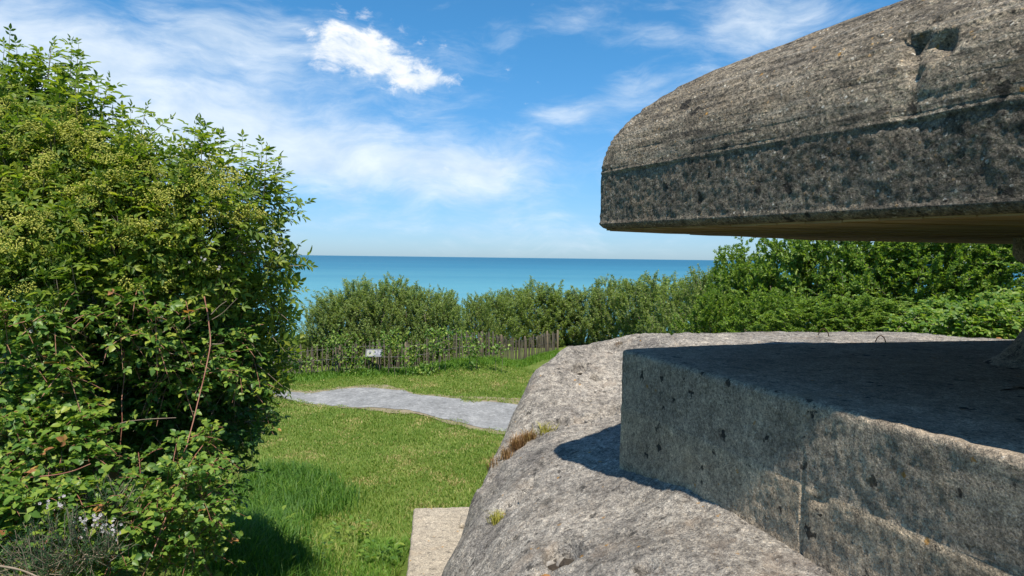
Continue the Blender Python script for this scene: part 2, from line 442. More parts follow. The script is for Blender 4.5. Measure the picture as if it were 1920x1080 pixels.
Q = np.stack([idx[:-1, :-1], idx[:-1, 1:], idx[1:, 1:], idx[1:, :-1]], -1).reshape(-1, 4)
m, q = material('turf_and_soil')
pos = q.n('ShaderNodeNewGeometry').outputs['Position']
a_ = q.noise(pos, .7, 5, .6); b_ = q.noise(pos, 7, 5, .7); c_ = q.noise(pos, 45, 3, .7)
col = q.ramp(q.m('ADD', q.m('MULTIPLY', a_, .45), q.m('ADD', q.m('MULTIPLY', b_, .35), q.m('MULTIPLY', c_, .2))), [(.36, (.06, .10, .018)), (.5, (.115, .165, .03)), (.62, (.19, .21, .06))])
col = q.mix(q.step(q.noise(q.mapping(pos, loc=(4, 1, 0)), 1.1, 5, .65), .61, .70, 0, .9), col, (.29, .225, .125))
bp = q.n('ShaderNodeBump', {'Height': q.m('ADD', b_, c_), 'Strength': .8, 'Distance': .05})
finish(q, q.n('ShaderNodeBsdfPrincipled', {'Base Color': col, 'Roughness': .95, 'Normal': bp.outputs[0], 'Specular IOR Level': .1}).outputs[0])
link('ground', new_mesh('ground', V, Q, m, True), kind='structure')

# path: gravel sheet with a sandy margin
near = np.array([(-30, 27.2), (-15, 24.7), (-10, 22.6), (-6.9, 21.0), (-5.2, 20.15), (-3.9, 19.6), (-3.1, 19.25), (-1.65, 18.45), (-.2, 17.65), (2, 16.5), (6, 14.9), (9, 12.7)])
far = np.array([(-30, 30), (-15, 26.6), (-10, 23.6), (-7.2, 21.9), (-5.8, 22.3), (-4.6, 22.45), (-3.6, 22.25), (-2.8, 21.4), (0, 20.55), (2.5, 19.7), (7, 17.7), (11, 15.2)])
def strip(name, grow, lift, mat, jag, seed):
    n, k = 260, 16
    A_, B_ = spline(np.c_[near, near[:, :1] * 0], n), spline(np.c_[far, far[:, :1] * 0], n)
    d = (B_ - A_); L = np.linalg.norm(d, axis=1)[:, None]; d = d / L
    j1 = fbm(A_, .8, 5, seed, .65)[:, None] * jag; j2 = fbm(B_, .8, 5, seed + 9, .65)[:, None] * jag
    A_ = A_ - d * (grow + j1); B_ = B_ + d * (grow * 1.5 + j2)
    t = np.linspace(0, 1, k)[None, :, None]
    P = (A_[:, None] * (1 - t) + B_[:, None] * t).reshape(-1, 3)
    P[:, 2] = ground_z(P[:, 0], P[:, 1]) + fbm(P * (1, 1, 0), .9, 3, 5) * .05 + lift
    i = np.arange(n * k).reshape(n, k)
    f = np.stack([i[:-1, :-1], i[1:, :-1], i[1:, 1:], i[:-1, 1:]], -1).reshape(-1, 4)
    return link(name, new_mesh(name, P, f, mat, True), kind='structure')
def loose(name, c1, c2, c3, sc):
    m, q = material(name)
    pos = q.n('ShaderNodeNewGeometry').outputs['Position']
    a = q.noise(pos, 1.6, 6, .72); b = q.noise(pos, sc, 4, .8)
    col = q.ramp(q.m('ADD', q.m('MULTIPLY', a, .45), q.m('MULTIPLY', b, .55)), [(.36, c1), (.52, c2), (.66, c3)])
    bp = q.n('ShaderNodeBump', {'Height': b, 'Strength': .7, 'Distance': .03})
    finish(q, q.n('ShaderNodeBsdfPrincipled', {'Base Color': col, 'Roughness': .95, 'Normal': bp.outputs[0], 'Specular IOR Level': .1}).outputs[0])
    return m
strip('sandy_path_margin', .26, .022, loose('sandy_soil', (.15, .125, .075), (.24, .20, .13), (.30, .26, .18), 30), .42, 2)
strip('gravel_path', 0., .032, loose('grey_gravel', (.13, .13, .125), (.235, .235, .232), (.38, .375, .36), 11), .20, 6)
def path_mask(x, y):                     # 1 on the path
    yn = np.interp(x, near[:, 0], near[:, 1]); yf = np.interp(x, far[:, 0], far[:, 1])
    jj = .55 * fbm(np.c_[x, y, x * 0], 1.3, 4, 44, .65)
    return (y > yn + .04 + jj) & (y < yf - .02 + jj)

# sea
m, q = material('sea_water')
pos = q.n('ShaderNodeNewGeometry').outputs['Position']
sp = q.n('ShaderNodeSeparateXYZ', {'Vector': pos}).outputs
dist = q.m('LOGARITHM', q.m('MAXIMUM', sp[1], 10.), 10.)
band = q.noise(q.mapping(pos, scale=(.00025, .0012, 1)), 1., 5, .6)
f_ = q.m('ADD', q.step(dist, 2.3, 4.3), q.m('MULTIPLY', q.m('SUBTRACT', band, .5), .55))
col = q.ramp(f_, [(.0, (.135, .30, .355)), (.4, (.078, .235, .30)), (.75, (.034, .15, .235)), (1, (.025, .115, .195))])
w = q.noise(q.mapping(pos, scale=(.012, .05, 1)), 1., 9, .72)
w2 = q.noise(q.mapping(pos, scale=(.6, 1.6, 1)), 1., 4, .6)
col = q.mix(q.step(w, .5, .72, 0, .30), col, (.17, .34, .40))
bp = q.n('ShaderNodeBump', {'Height': q.m('ADD', w, q.m('MULTIPLY', w2, .2)), 'Strength': .5, 'Distance': 1.2})
finish(q, q.n('ShaderNodeBsdfPrincipled', {'Base Color': col, 'Roughness': .55, 'Normal': bp.outputs[0], 'Specular IOR Level': .12, 'IOR': 1.33}).outputs[0])
yy = np.array([-2000, 50, 200, 800, 3000, 12000, 60000.]); xx = np.linspace(-60000, 60000, 9)
SX, SY = np.meshgrid(xx, yy)
i = np.arange(63).reshape(7, 9)
link('sea', new_mesh('sea', np.stack([SX, SY, SX * 0 - 66], -1).reshape(-1, 3), np.stack([i[:-1, :-1], i[:-1, 1:], i[1:, 1:], i[1:, :-1]], -1).reshape(-1, 4), m), kind='structure')

# ------------------------------------------------------------------ bunker
def inset(poly, d):
    n = len(poly); L = []
    for i in range(n):
        p, r_ = np.array(poly[i]), np.array(poly[(i + 1) % n])
        t = (r_ - p) / np.linalg.norm(r_ - p)
        nrm = np.array((-t[1], t[0]))            # inward for counter-clockwise
        L.append((p + nrm * d, t))
    Qv = []
    for i in range(n):
        p, t = L[i - 1]; s_, u = L[i]
        k = np.linalg.solve(np.array([t, -u]).T, s_ - p)
        Qv.append(p + t * k[0])
    return np.array(Qv)
def ring(poly, d, r, ne, nc):
    Qv = inset(poly, d); n = len(Qv); out = []
    ln = [np.linalg.norm(Qv[(i + 1) % n] - Qv[i]) for i in range(n)]
    rr = [min(r, .45 * ln[i], .45 * ln[i - 1]) for i in range(n)]
    for i in range(n):
        a, b, c = Qv[i], Qv[(i + 1) % n], Qv[(i + 2) % n]
        t = (b - a) / ln[i]; t2 = (c - b) / ln[(i + 1) % n]
        p, e = a + t * rr[i], b - t * rr[(i + 1) % n]
        k = (np.linspace(0, 1, ne[i]) if ne[i] < 200 else np.concatenate([np.linspace(0, .48, ne[i] - 24)[:-1], np.linspace(.48, 1, 25)]))[:, None]
        out.append(p * (1 - k) + e * k)
        k = np.linspace(0, 1, nc[(i + 1) % n] + 2)[1:-1, None]
        out.append(e * (1 - k) ** 2 + 2 * b * k * (1 - k) + (b + t2 * rr[(i + 1) % n]) * k ** 2)
    return np.vstack(out)
def loft(poly, prof, ne, nc):
    rows = [np.c_[ring(poly, d, r, ne, nc), np.full(sum(ne) + sum(nc), z)] for d, z, r in prof]
    return np.array(rows)                        # (rows, n, 3)
def grid_normals(Gd):
    du = np.roll(Gd, -1, 1) - np.roll(Gd, 1, 1)
    dv = np.gradient(Gd, axis=0)
    n = np.cross(du, dv)
    return n / (np.linalg.norm(n, axis=2)[..., None] + 1e-9)
def grid_mesh(name, Gd, mat, caps=True):
    r_, n = Gd.shape[:2]
    i = np.arange(r_ * n).reshape(r_, n)
    i2 = np.roll(i, -1, 1)
    f = np.stack([i[:-1], i2[:-1], i2[1:], i[1:]], -1).reshape(-1, 4)
    V = Gd.reshape(-1, 3)
    me = bpy.data.meshes.new(name)
    Fc = [tuple(x) for x in f.tolist()]
    if caps:
        Fc += [tuple(range(n))[::-1], tuple(range((r_ - 1) * n, r_ * n))]
    me.from_pydata(V.tolist(), [], Fc)
    me.polygons.foreach_set('use_smooth', np.ones(len(me.polygons), dtype=bool))
    me.materials.append(mat)
    return me
def p2(v):
    return np.array((v.x, v.y))

bunker = empty('observation_bunker', (3.5, 4.0, -4.4), label='massive grey concrete observation bunker with rounded overhanging roof and open viewing slit', category='bunker')

# roof: polygonal slab with a curved, board-ridged top
ZR = .205
ZN = .178                        # the underside dips a little towards the viewer
KR = .194 / .21
rc, rn = p2(onz(1119, 430, ZR)), p2(onz(1920, 397, ZN))
TILT = (ZN - ZR) / np.linalg.norm(rn - rc)
rk, rf = p2(onz(1513, 450.5, ZR)), p2(onz(1880, 456.5, ZR))
dn = (rn - rc) / np.linalg.norm(rn - rc); df = (rf - rk) / np.linalg.norm(rf - rk)
P_near, P_far = rc + dn * 7.0, rk + df * 7.0
roof_poly = [rc, P_near, P_near + np.array((4.6, -.2)), P_far + np.array((.3, -1.2)), P_far, rk]      # counter-clockwise
prof = [(.05, ZR, .06), (.02, ZR + .012, .07), (0, ZR + .035, .08)]
for z in np.linspace(ZR + .04, ZR + .425 * KR, 28):
    prof.append((0.0, z, .07))
dk = np.array([0, .012, .04, .09, .17, .28, .44, .66, .95, 1.3, 1.7, 2.15, 2.7]) * KR
zk2 = np.array([.645, .76, .87, .975, 1.085, 1.19, 1.305, 1.42, 1.545, 1.68, 1.82, 1.96, 2.10]) * KR
_sp = spline(np.c_[dk, zk2, zk2 * 0], 80); dk, zk2 = np.maximum.accumulate(_sp[:, 0]), _sp[:, 1]
arc = np.concatenate([[0], np.cumsum(np.hypot(np.diff(dk), np.diff(zk2)))])
for s_ in np.linspace(0.01, arc[-1], 165):
    d_, z_ = np.interp(s_, arc, dk), np.interp(s_, arc, zk2)
    prof.append((d_, z_, .07 + .9 * d_))
Gd = loft(roof_poly, prof, [330, 16, 16, 16, 50, 110], [22, 6, 6, 6, 10, 16])
# the near edge takes its samples from the far corner on: concentrate them on the near stretch
N = grid_normals(Gd)
shape = Gd.shape
Pf = Gd.reshape(-1, 3)
zf = Pf[:, 2] / KR + .010 * pn(Pf * 1.1, 4) + .006 * pn(Pf * 5, 9)
disp = .014 * fbm(Pf, 1.6, 2, 1) + .0035 * fbm(Pf, 9, 3, 2, .6) + .0055 * fbm(Pf, 30, 2, 3, .7)
for lv, dpt, wd in ((.64, .016, .010), (.69, .012, .007), (.77, .013, .008), (.845, .013, .008), (.92, .013, .008), (1.01, .013, .009), (1.11, .012, .01), (1.24, .012, .01), (1.37, .012, .012), (.735, .010, .010), (.805, .013, .012), (.88, .013, .013), (.965, .008, .010), (1.055, .011, .014), (1.18, .008, .015), (1.30, .008, .016), (1.47, .008, .018)):
    wob = .25 + .75 * sst(pn(Pf * (1.5, 1.5, 0), int(lv * 100)), -.3, .3)
    saw = np.where(zf > lv, 0., np.exp(-(lv - zf) / (wd * 1.5)))
    disp = disp - dpt * wob * saw * 1.05 + dpt * .5 * wob * np.exp(-((zf - lv - wd) / wd) ** 2)
disp = np.where(zf < .275, disp * .35 + .006 * sst(zf, .20, .27), disp)
ppx, ppy = project(Pf + np.c_[Pf[:, :2] * 0, TILT * ((Pf[:, :2] - rc) @ dn)])
def dentp(cx, cy, rx, ry, ang=0.):
    c, s_ = math.cos(R(ang)), math.sin(R(ang))
    a_, b_ = ppx - cx, ppy - cy
    return ((a_ * c + b_ * s_) / rx) ** 2 + ((-a_ * s_ + b_ * c) / ry) ** 2
front = Pf[:, 1] > .5
jx = ppx + 9 * pn(Pf * 22, 31); jy = ppy + 8 * pn(Pf * 22, 33)
edge = 67 - (jx - 1690) * .15
hole = sst(jy, edge - 3, edge + 5) * sst(-jy, -(edge + 62), -(edge + 14)) * sst(jx, 1682, 1700) * sst(-jx, -1795, -1772)
hole2 = np.exp(-(((jx - 1708) / 11) ** 2 + ((jy - 128) / 20) ** 2))
disp = disp - np.where(front, .085 * hole * (.7 + .9 * fbm(Pf, 14, 3, 40)) + .04 * hole2, 0)
disp = disp - np.where(front, .02 * np.exp(-dentp(1700, 190, 60, 70)), 0)
Gd = (Pf + N.reshape(-1, 3) * disp[:, None]).reshape(shape)
Gd[..., 2] += TILT * ((Gd[..., :2] - rc) @ dn)
roof = child('roof_slab', grid_mesh('roof_slab', Gd, M_ROOF), bunker, label='rounded overhanging roof slab of dark pebbly concrete with layered ridges')
# soffit boards: shuttering marks under the roof, each plank its own strip
sp_poly = inset(roof_poly, .055)
cen = sp_poly.mean(0)
def clip_band(poly, o, nrm, lo, hi):
    def half(pl, c, sgn):
        res = []
        for i in range(len(pl)):
            a, b = pl[i], pl[(i + 1) % len(pl)]
            da, db = sgn * ((a - o) @ nrm - c), sgn * ((b - o) @ nrm - c)
            if da >= 0: res.append(a)
            if da * db < 0: res.append(a + (b - a) * da / (da - db))
        return res
    pl = half(list(poly), lo, 1)
    return half(pl, hi, -1) if len(pl) > 2 else []
sn = np.array((-df[1], df[0]))
w0 = min((p - rk) @ sn for p in sp_poly); w1 = max((p - rk) @ sn for p in sp_poly)
k = w0
while k < w1:
    wd = random.uniform(.13, .21)
    pl = clip_band(sp_poly, rk, sn, k + .004, k + wd - .004)
    k += wd
    if len(pl) < 3: continue
    z0 = ZR - random.uniform(.004, .012)
    n = len(pl)
    tl = [TILT * float((np.array(p) - rc) @ dn) for p in pl]
    Vp = [(p[0], p[1], z0 + t_) for p, t_ in zip(pl, tl)] + [(p[0], p[1], ZR + .02 + t_) for p, t_ in zip(pl, tl)]
    Fp = [tuple(range(n))[::-1]] + [(i, (i + 1) % n, n + (i + 1) % n, n + i) for i in range(n)]
    b = link('soffit_board', new_mesh('soffit_board', Vp, Fp, M_SOFFIT), roof)
    b.matrix_parent_inverse = roof.matrix_world.inverted() @ Matrix.Translation(-Vector(bunker.location)) if False else Matrix.Identity(4)

# parapet block under the slit
ZB = -.68
bc, bn = p2(onz(1165, 654, ZB)), p2(onz(1920, 862, ZB))
fa = (bc - bn) / np.linalg.norm(bc - bn)           # along the side face, away from the camera
fn_ = np.array((-fa[1], fa[0]))                    # outward (left)
if fn_[0] > 0: fn_ = -fn_
ch = (rk - rc) / np.linalg.norm(rk - rc)
bk = p2(onz(1352, 645.5, ZB))
bfar = bk + (p2(onz(1912, 637, ZB)) - bk) * 2.0
bnear = bc - fa * 5.6
block_poly = [bc, bnear, bnear + np.array((4.5, -.5)), bfar + np.array((.4, -2)), bfar, bk]
prof = []
for z in np.linspace(-2.9, ZB - .035, 105):
    prof.append((0., z, .03))
for t in np.linspace(0, 1, 7)[1:]:
    prof.append((.03 * (1 - math.cos(t * math.pi / 2)), ZB - .035 + .035 * math.sin(t * math.pi / 2), .035))
for d_ in np.concatenate([np.linspace(.045, 1.2, 60), np.linspace(1.3, 2.0, 8)]):
    prof.append((d_, ZB, .04 + .15 * d_))
Gd = loft(block_poly, prof, [280, 16, 16, 16, 70, 60], [8, 4, 4, 4, 6, 6])
N = grid_normals(Gd); shape = Gd.shape
Pf = Gd.reshape(-1, 3); Nf = N.reshape(-1, 3)
rel = Pf[:, :2] - bc
vv = rel @ fa; uu = rel @ fn_
side = (np.abs(uu) < .05) & (Pf[:, 2] < ZB - .002)
disp = .004 * fbm(Pf, 2.2, 3, 11) + .004 * fbm(Pf, 10, 3, 12, .6) + .004 * fbm(Pf, 36, 2, 13)
disp = np.where(Pf[:, 2] > ZB - .002, disp * .55, disp)
rim = np.exp(-((Pf[:, 2] - ZB + .012) / .03) ** 2) * (np.abs(uu) < .09)
disp = disp - rim * .016 * np.clip(fbm(Pf, 9, 3, 14) + .05, 0, 1)
zl = Pf[:, 2] + .006 * pn(Pf * 4, 8)
low = sst(-zl, 1.098, 1.104)
disp = disp + np.where(side, .003 * low - .006 * np.exp(-((zl + 1.10) / .006) ** 2), 0)
disp = disp + np.where(side, .003 * sst(-zl, 1.425, 1.435), 0)
seam_v = -1.90
vj = vv + .008 * pn(Pf * 6, 19)
disp = disp - np.where(side, .022 * np.exp(-((vj - seam_v) / .007) ** 2) * sst(-zl, .98, 1.12), 0)
disp = disp + np.where(side, .004 * sst(-vv, 1.92, 1.95) * sst(-zl, 1.10, 1.12), 0)
ppx, ppy = project(Pf)
disp = disp - np.where(side, .022 * np.exp(-(((ppx - 1540) / 16) ** 2 + ((ppy - 936) / 11) ** 2)), 0)
Gd = (Pf + Nf * disp[:, None]).reshape(shape)
block = child('parapet_block', grid_mesh('parapet_block', Gd, M_BLOCK), bunker, label='dark lichen-spotted concrete parapet block under the viewing slit')

# lower body: broad rounded mass with a bench along the block
cp3 = [(1160, 871, 5.17), (1264, 893, 4.49), (1349, 933, 4.03), (1429, 978, 3.67), (1504, 1022, 3.40), (1620, 1100, 3.0), (1800, 1180, 2.6),
       (1060, 835, 6.0), (1110, 815, 6.3), (1158, 790, 6.6), (1040, 795, 6.75), (985, 825, 6.75), (945, 862, 6.65), (1110, 782, 6.8), (1200, 760, 6.95),
       (1060, 900, 5.2), (1060, 980, 4.45), (1060, 1080, 3.72), (1200, 940, 4.45), (1200, 1000, 3.9), (1200, 1080, 3.35), (1350, 1080, 3.15), (1060, 1250, 2.9), (1300, 1250, 2.45),
       (980, 900, 5.55), (980, 980, 4.75), (980, 1080, 3.95), (980, 1250, 3.15), (920, 930, 5.9), (920, 1000, 5.0), (920, 1080, 4.3), (870, 1000, 5.5), (870, 1080, 4.7), (880, 1250, 3.5),
       (1158, 720, 7.5), (1158, 680, 8.0), (1158, 650, 8.4), (1100, 700, 7.7), (1100, 660, 8.2), (1040, 720, 7.5), (1040, 680, 7.95), (1000, 740, 7.35), (975, 790, 7.1),
       (1205, 629, 8.6), (1205, 640, 8.25), (1280, 640, 8.1), (1110, 643.5, 8.45), (1130, 639.5, 8.5), (1175, 632, 8.6)]
sil = [(1150, 635, 8.6, .0, 1.), (1060, 655, 8.35, -.6, .8), (1000, 700, 7.95, -.85, .5), (960, 780, 7.35, -1, .25), (922, 865, 6.8, -1, .2), (888, 930, 6.25, -1, .1), (828, 1080, 5.1, -1, 0.), (790, 1250, 3.9, -1, -.1), (760, 1600, 2.5, -1, -.2)]
C3 = [tuple(at(*c)) for c in cp3]
for x, y, d, ox, oy in sil:
    p = at(x, y, d)
    C3 += [tuple(p), (p.x + ox * .16, p.y + oy * .16, p.z - .42), (p.x + ox * .30, p.y + oy * .30, p.z - 1.1), (p.x + ox * .55, p.y + oy * .55, -4.8), (p.x + ox * 1.0, p.y + oy * 1.0, -6.5)]
ZT = -.93
C3 += [(x, y, ZT) for x, y in ((2.2, 8.6), (3.2, 8.8), (4.6, 9.0), (6, 8.6), (8, 8.2), (1.9, 8.0), (2.2, 7.4), (3.5, 8), (3, 7), (5, 7), (8, 7), (4, 6), (8, 5))]
C3 += [(1.9, 6.4, -1.35), (1.9, 5.4, -1.4), (2.2, 4, -1.4), (3.2, 2, -1.4), (5, 4, -1.2), (6, 0, -1.4), (9, 0, -1.4)]
C_ = np.array(C3)
def tps(D):
    with np.errstate(divide='ignore', invalid='ignore'):
        return np.where(D > 0, D * D * np.log(D), 0)
n_ = len(C_)
K = tps(np.linalg.norm(C_[:, None, :2] - C_[None, :, :2], axis=2)) + np.eye(n_) * .002
Pm = np.c_[np.ones(n_), C_[:, :2]]
W = np.linalg.solve(np.block([[K, Pm], [Pm.T, np.zeros((3, 3))]]), np.r_[C_[:, 2], 0, 0, 0])
us = np.concatenate([np.linspace(-1.6, -1.0, 16)[:-1], np.linspace(-1.0, 2.4, 215), np.linspace(2.4, 9, 45)[1:]])
vs = np.concatenate([np.linspace(1.0, 2.8, 30)[:-1], np.linspace(2.8, 9.3, 330), np.linspace(9.3, 10.5, 10)[1:]])
U, Vv = np.meshgrid(us, vs)
uv = np.c_[U.ravel(), Vv.ravel()]
Z = np.zeros(len(uv))
for k in range(0, len(uv), 8000):
    D = np.linalg.norm(uv[k:k + 8000, None] - C_[None, :, :2], axis=2)
    Z[k:k + 8000] = tps(D) @ W[:n_] + W[n_] + uv[k:k + 8000] @ W[n_ + 1:]
Pf = np.c_[uv, Z]
# level top towards the far side: the brow never rises past the plateau; drop off behind its far edge
brow = ZT
Pf[:, 2] = np.where(Pf[:, 1] > 6.2, brow - np.log1p(np.exp(np.clip((brow - Pf[:, 2]) * 30, -50, 50))) / 30, Pf[:, 2])
kk_ = sst(Pf[:, 0], 1.3, 2.4) * sst(Pf[:, 1], 6.4, 7.2)
Pf[:, 2] = Pf[:, 2] * (1 - kk_) + brow * kk_
far_edge = [onz(1150, 634, -.97), onz(1205, 628, -.95), onz(1350, 624.5, ZT), onz(1484, 622, ZT), onz(1698, 622, ZT), onz(1830, 632.5, ZT), onz(1990, 641, ZT), onz(2200, 655, ZT)]
fe = np.array([(p.x, p.y) for p in far_edge])
ye = np.interp(Pf[:, 0], fe[:, 0], fe[:, 1]) + .02 * pn(Pf * 4, 21) + .25 * sst(-Pf[:, 0], -2.2, -1.2)
over = np.clip(Pf[:, 1] - ye, 0, 10) * (Pf[:, 0] > fe[0, 0] - .1)
Pf[:, 2] -= np.minimum(over * 3.0, 4.2)
sl_ = np.array([tuple(at(a, b, c)) for a, b, c, _1, _2 in sil[1:]])[::-1]
xb = np.interp(Pf[:, 1], sl_[:, 1], sl_[:, 0]) - .5
Pf[:, 2] = np.where(Pf[:, 0] < xb, -4.8, np.maximum(Pf[:, 2], -4.8))
zs_ = np.interp(Pf[:, 1], sl_[:, 1], sl_[:, 2]); tt_ = xb + .5 - Pf[:, 0]
Pf[:, 2] = np.where(tt_ > 0, np.maximum(-4.8, np.minimum(Pf[:, 2], zs_ + .03 - 5 * tt_)), Pf[:, 2])
bx_, by_ = project(Pf)
# joints between the pours, holes, weathering
def seg_dist(px, py, pts):
    best = np.full(len(px), 1e9); par = np.zeros(len(px))
    for k in range(len(pts) - 1):
        a, b = np.array(pts[k]), np.array(pts[k + 1])
        t = np.clip(((px - a[0]) * (b - a)[0] + (py - a[1]) * (b - a)[1]) / ((b - a) @ (b - a)), 0, 1)
        d = np.hypot(px - a[0] - t * (b - a)[0], py - a[1] - t * (b - a)[1])
        par = np.where(d < best, k + t, par); best = np.minimum(best, d)
    return best, par
vis = (Pf[:, 2] > -3.2)
wj = 6 * pn(Pf * 9, 50)
d1, _ = seg_dist(bx_ + wj, by_ + wj, [(1165, 766), (1100, 782), (1045, 792), (985, 822), (940, 862), (905, 915)])
d2, _ = seg_dist(bx_ + wj, by_ + wj, [(1000, 905), (975, 925), (950, 950), (930, 975)])
d3, _ = seg_dist(bx_, by_, [(1259, 625), (1268, 640), (1276, 652)])
d4, _ = seg_dist(bx_ + wj * .4, by_, [(1280, 945), (1290, 965), (1304, 996)])
dz_ = .022 * fbm(Pf, 2.0, 3, 21) + .016 * fbm(Pf, 8, 4, 22, .65) + .009 * fbm(Pf, 24, 3, 23, .6) - .02 * np.clip(fbm(Pf, 13, 3, 27) - .28, 0, 1)
dz_ = dz_ - .085 * np.exp(-(d1 / 6) ** 2) * (.5 + sst(fbm(Pf, 4, 2, 24), -.2, .3)) - .06 * np.exp(-(d2 / 8) ** 2) * (.6 + fbm(Pf, 12, 2, 25)) - .03 * np.exp(-(d3 / 2.2) ** 2) - .012 * np.exp(-(d4 / 2.5) ** 2)
def hole_at(cx, cy, rx, ry, ang, dp, sharp=3):
    c, s_ = math.cos(R(ang)), math.sin(R(ang))
    a_, b_ = bx_ - cx + 5 * pn(Pf * 17, 61), by_ - cy + 4 * pn(Pf * 17, 62)
    rr_ = np.sqrt(((a_ * c + b_ * s_) / rx) ** 2 + ((-a_ * s_ + b_ * c) / ry) ** 2)
    return -dp * sst(-rr_, -1.15, -.75) * (1 + .8 * fbm(Pf, 16, 3, 63))
dz_ = dz_ + hole_at(1055, 1036, 36, 20, -22, .16) + hole_at(1088, 690, 15, 9, -20, .10) + hole_at(1117, 707, 11, 6, 0, .08) + hole_at(1022, 1078, 26, 18, -10, .05) + hole_at(1212, 1062, 22, 12, -15, .06)
Pf[:, 2] += np.where(vis, dz_, 0)
nv, nu = U.shape
i = np.arange(nu * nv).reshape(nv, nu)
Q = np.stack([i[:-1, :-1], i[:-1, 1:], i[1:, 1:], i[1:, :-1]], -1).reshape(-1, 4)
# skirt down to the ground
edge_i = np.concatenate([i[0, :], i[1:, -1], i[-1, ::-1][1:], i[::-1, 0][1:-1]])
low_v = Pf[edge_i].copy(); low_v[:, 2] = -5.0
n0 = len(Pf); k = np.arange(len(edge_i)); k2 = (k + 1) % len(edge_i)
Q = np.vstack([Q, np.stack([edge_i[k], n0 + k, n0 + k2, edge_i[k2]], -1)])
body = child('lower_body', new_mesh('lower_body', np.vstack([Pf, low_v]), Q, M_BODY, True), bunker, label='pale sunlit rounded concrete shoulder of the bunker, cracked and pitted')

# dark lumps as painted shade in the holes, some rubble, rust-stained lump below it
def rock(seed, mat, size, name):
    rr_ = np.random.default_rng(seed)
    a = []
    for th in np.linspace(0, np.pi, 6):
        for ph in np.linspace(0, 2 * np.pi, 9)[:-1]:
            a.append((math.sin(th) * math.cos(ph), math.sin(th) * math.sin(ph), math.cos(th)))
    a = np.array(a)
    a = a * (1 + .45 * pn(a * 1.7, seed))[:, None] * size
    f = [(r_ * 8 + k, (r_ + 1) * 8 + k, (r_ + 1) * 8 + (k + 1) % 8, r_ * 8 + (k + 1) % 8) for r_ in range(5) for k in range(8)]
    return new_mesh(name, a, f, mat)
def surf_z(px_, py_):
    d = (bx_ - px_) ** 2 + (by_ - py_) ** 2 + np.where(vis, 0, 1e9)
    return Vector(Pf[int(np.argmin(d))])
for k, (x, y, s_, mt) in enumerate([(1070, 1030, (.07, .06, .035), M_HOLESHADE), (1042, 1040, (.08, .06, .03), M_HOLESHADE), (1034, 1040, (.045, .02, .045), M_RUBBLE), (1052, 1034, (.05, .018, .05), M_RUBBLE), (1088, 690, (.07, .05, .05), M_HOLESHADE), (1117, 707, (.06, .04, .04), M_HOLESHADE), (1024, 1070, (.07, .05, .03), M_RUSTSTONE), (1040, 1080, (.05, .04, .03), M_RUSTSTONE)]):
    o = child('shade_rubble_lump', rock(70 + k, mt, np.array(s_), 'shade_rubble_lump'), bunker)
    o.matrix_parent_inverse = Matrix.Identity(4)
    p = surf_z(x, y) + Vector((0, 0, .055 if y > 1000 and mt is M_HOLESHADE else (.075 if mt is M_RUBBLE else -.012))); o.location = p - Vector(bunker.location); o.rotation_euler = (0, 0, .3 * k)
rub = [rock(90 + k, M_RUBBLE, np.array((.028, .02, .014)) * (.7 + .3 * k), 'rubble_stone') for k in range(3)]
for k in range(26):
    if k < 18: x, y = random.gauss(1130, 22), 0; y = 768 - (x - 1160) * .28 + random.gauss(0, 6)
    else: x = random.uniform(945, 1000); y = 905 + (1000 - x) * 1.0 + random.gauss(0, 5)
    if x > 1160: continue
    o = link('rubble_stone', rub[k % 3], bunker)
    o.location = surf_z(x, y) - Vector(bunker.location) + Vector((0, 0, .004)); o.rotation_euler = (random.random() * 3, random.random() * 3, random.random() * 6)
    s_ = random.uniform(.5, 1.3); o.scale = (s_, s_, s_)

# slender column with a flared foot, at the slit
cp = onz(1945, 686, ZB)
prof_c = [(.30, -.05), (.28, .0), (.20, .05), (.13, .14), (.085, .24), (.06, .32), (.055, .62), (.075, .66), (.13, .70), (.15, .74), (.15, .85)]
Vc = []
for r_, z in prof_c:
    for k in range(16):
        th = k * math.pi / 8
        j = 1 + .10 * math.sin(3 * th + z * 9)
        Vc.append((cp.x + r_ * j * math.cos(th), cp.y + r_ * j * math.sin(th), ZB + z))
Fc = [(a * 16 + k, a * 16 + (k + 1) % 16, (a + 1) * 16 + (k + 1) % 16, (a + 1) * 16 + k) for a in range(len(prof_c) - 1) for k in range(16)]
child('support_column', new_mesh('support_column', Vc, Fc, M_BLOCK, True), bunker)
for x, y, w_, h_ in ((1545, 631, .12, .10), (1652, 641, .10, .075)):
    p = onz(x, y, ZT)
    pts = [(p.x - w_ / 2 + w_ * t - .02 * (1 - t), p.y - .02 * t, p.z - .02 + (h_ + .02) * math.sin(math.pi * min(1, t * 1.02)) ** .6) for t in np.linspace(.02, .98, 9)]
    child('rebar_hook', new_mesh('rebar_hook', *tube(pts, .006, 6), M_RUST, True), bunker)

# ------------------------------------------------------------------ low concrete plinth beside the bunker
zt = -3.55
c0, c1 = onz(776, 952, zt), onz(762, 1080, zt)
dr = (c1 - c0).normalized()
c2 = c0 + dr * 4.2
rt = Vector((-dr.y, dr.x, 0)); rt = rt if rt.x > 0 else -rt
pl = [p2(c0), p2(c2), p2(c2 + rt * 2.6), p2(c0 + rt * 2.6)]
prof = [(0, z, .03) for z in np.linspace(-5.0, zt - .03, 8)] + [(.012, zt - .008, .04), (.03, zt, .05)] + [(d_, zt, .05) for d_ in np.linspace(.06, 1.0, 24)]
Gd = loft(pl, prof, [120, 40, 40, 60], [5] * 4)
N = grid_normals(Gd); Pq = Gd.reshape(-1, 3)
Gd = (Pq + N.reshape(-1, 3) * (.014 * fbm(Pq, 3, 4, 71, .6) + .012 * fbm(Pq, 14, 3, 72))[:, None]).reshape(Gd.shape)
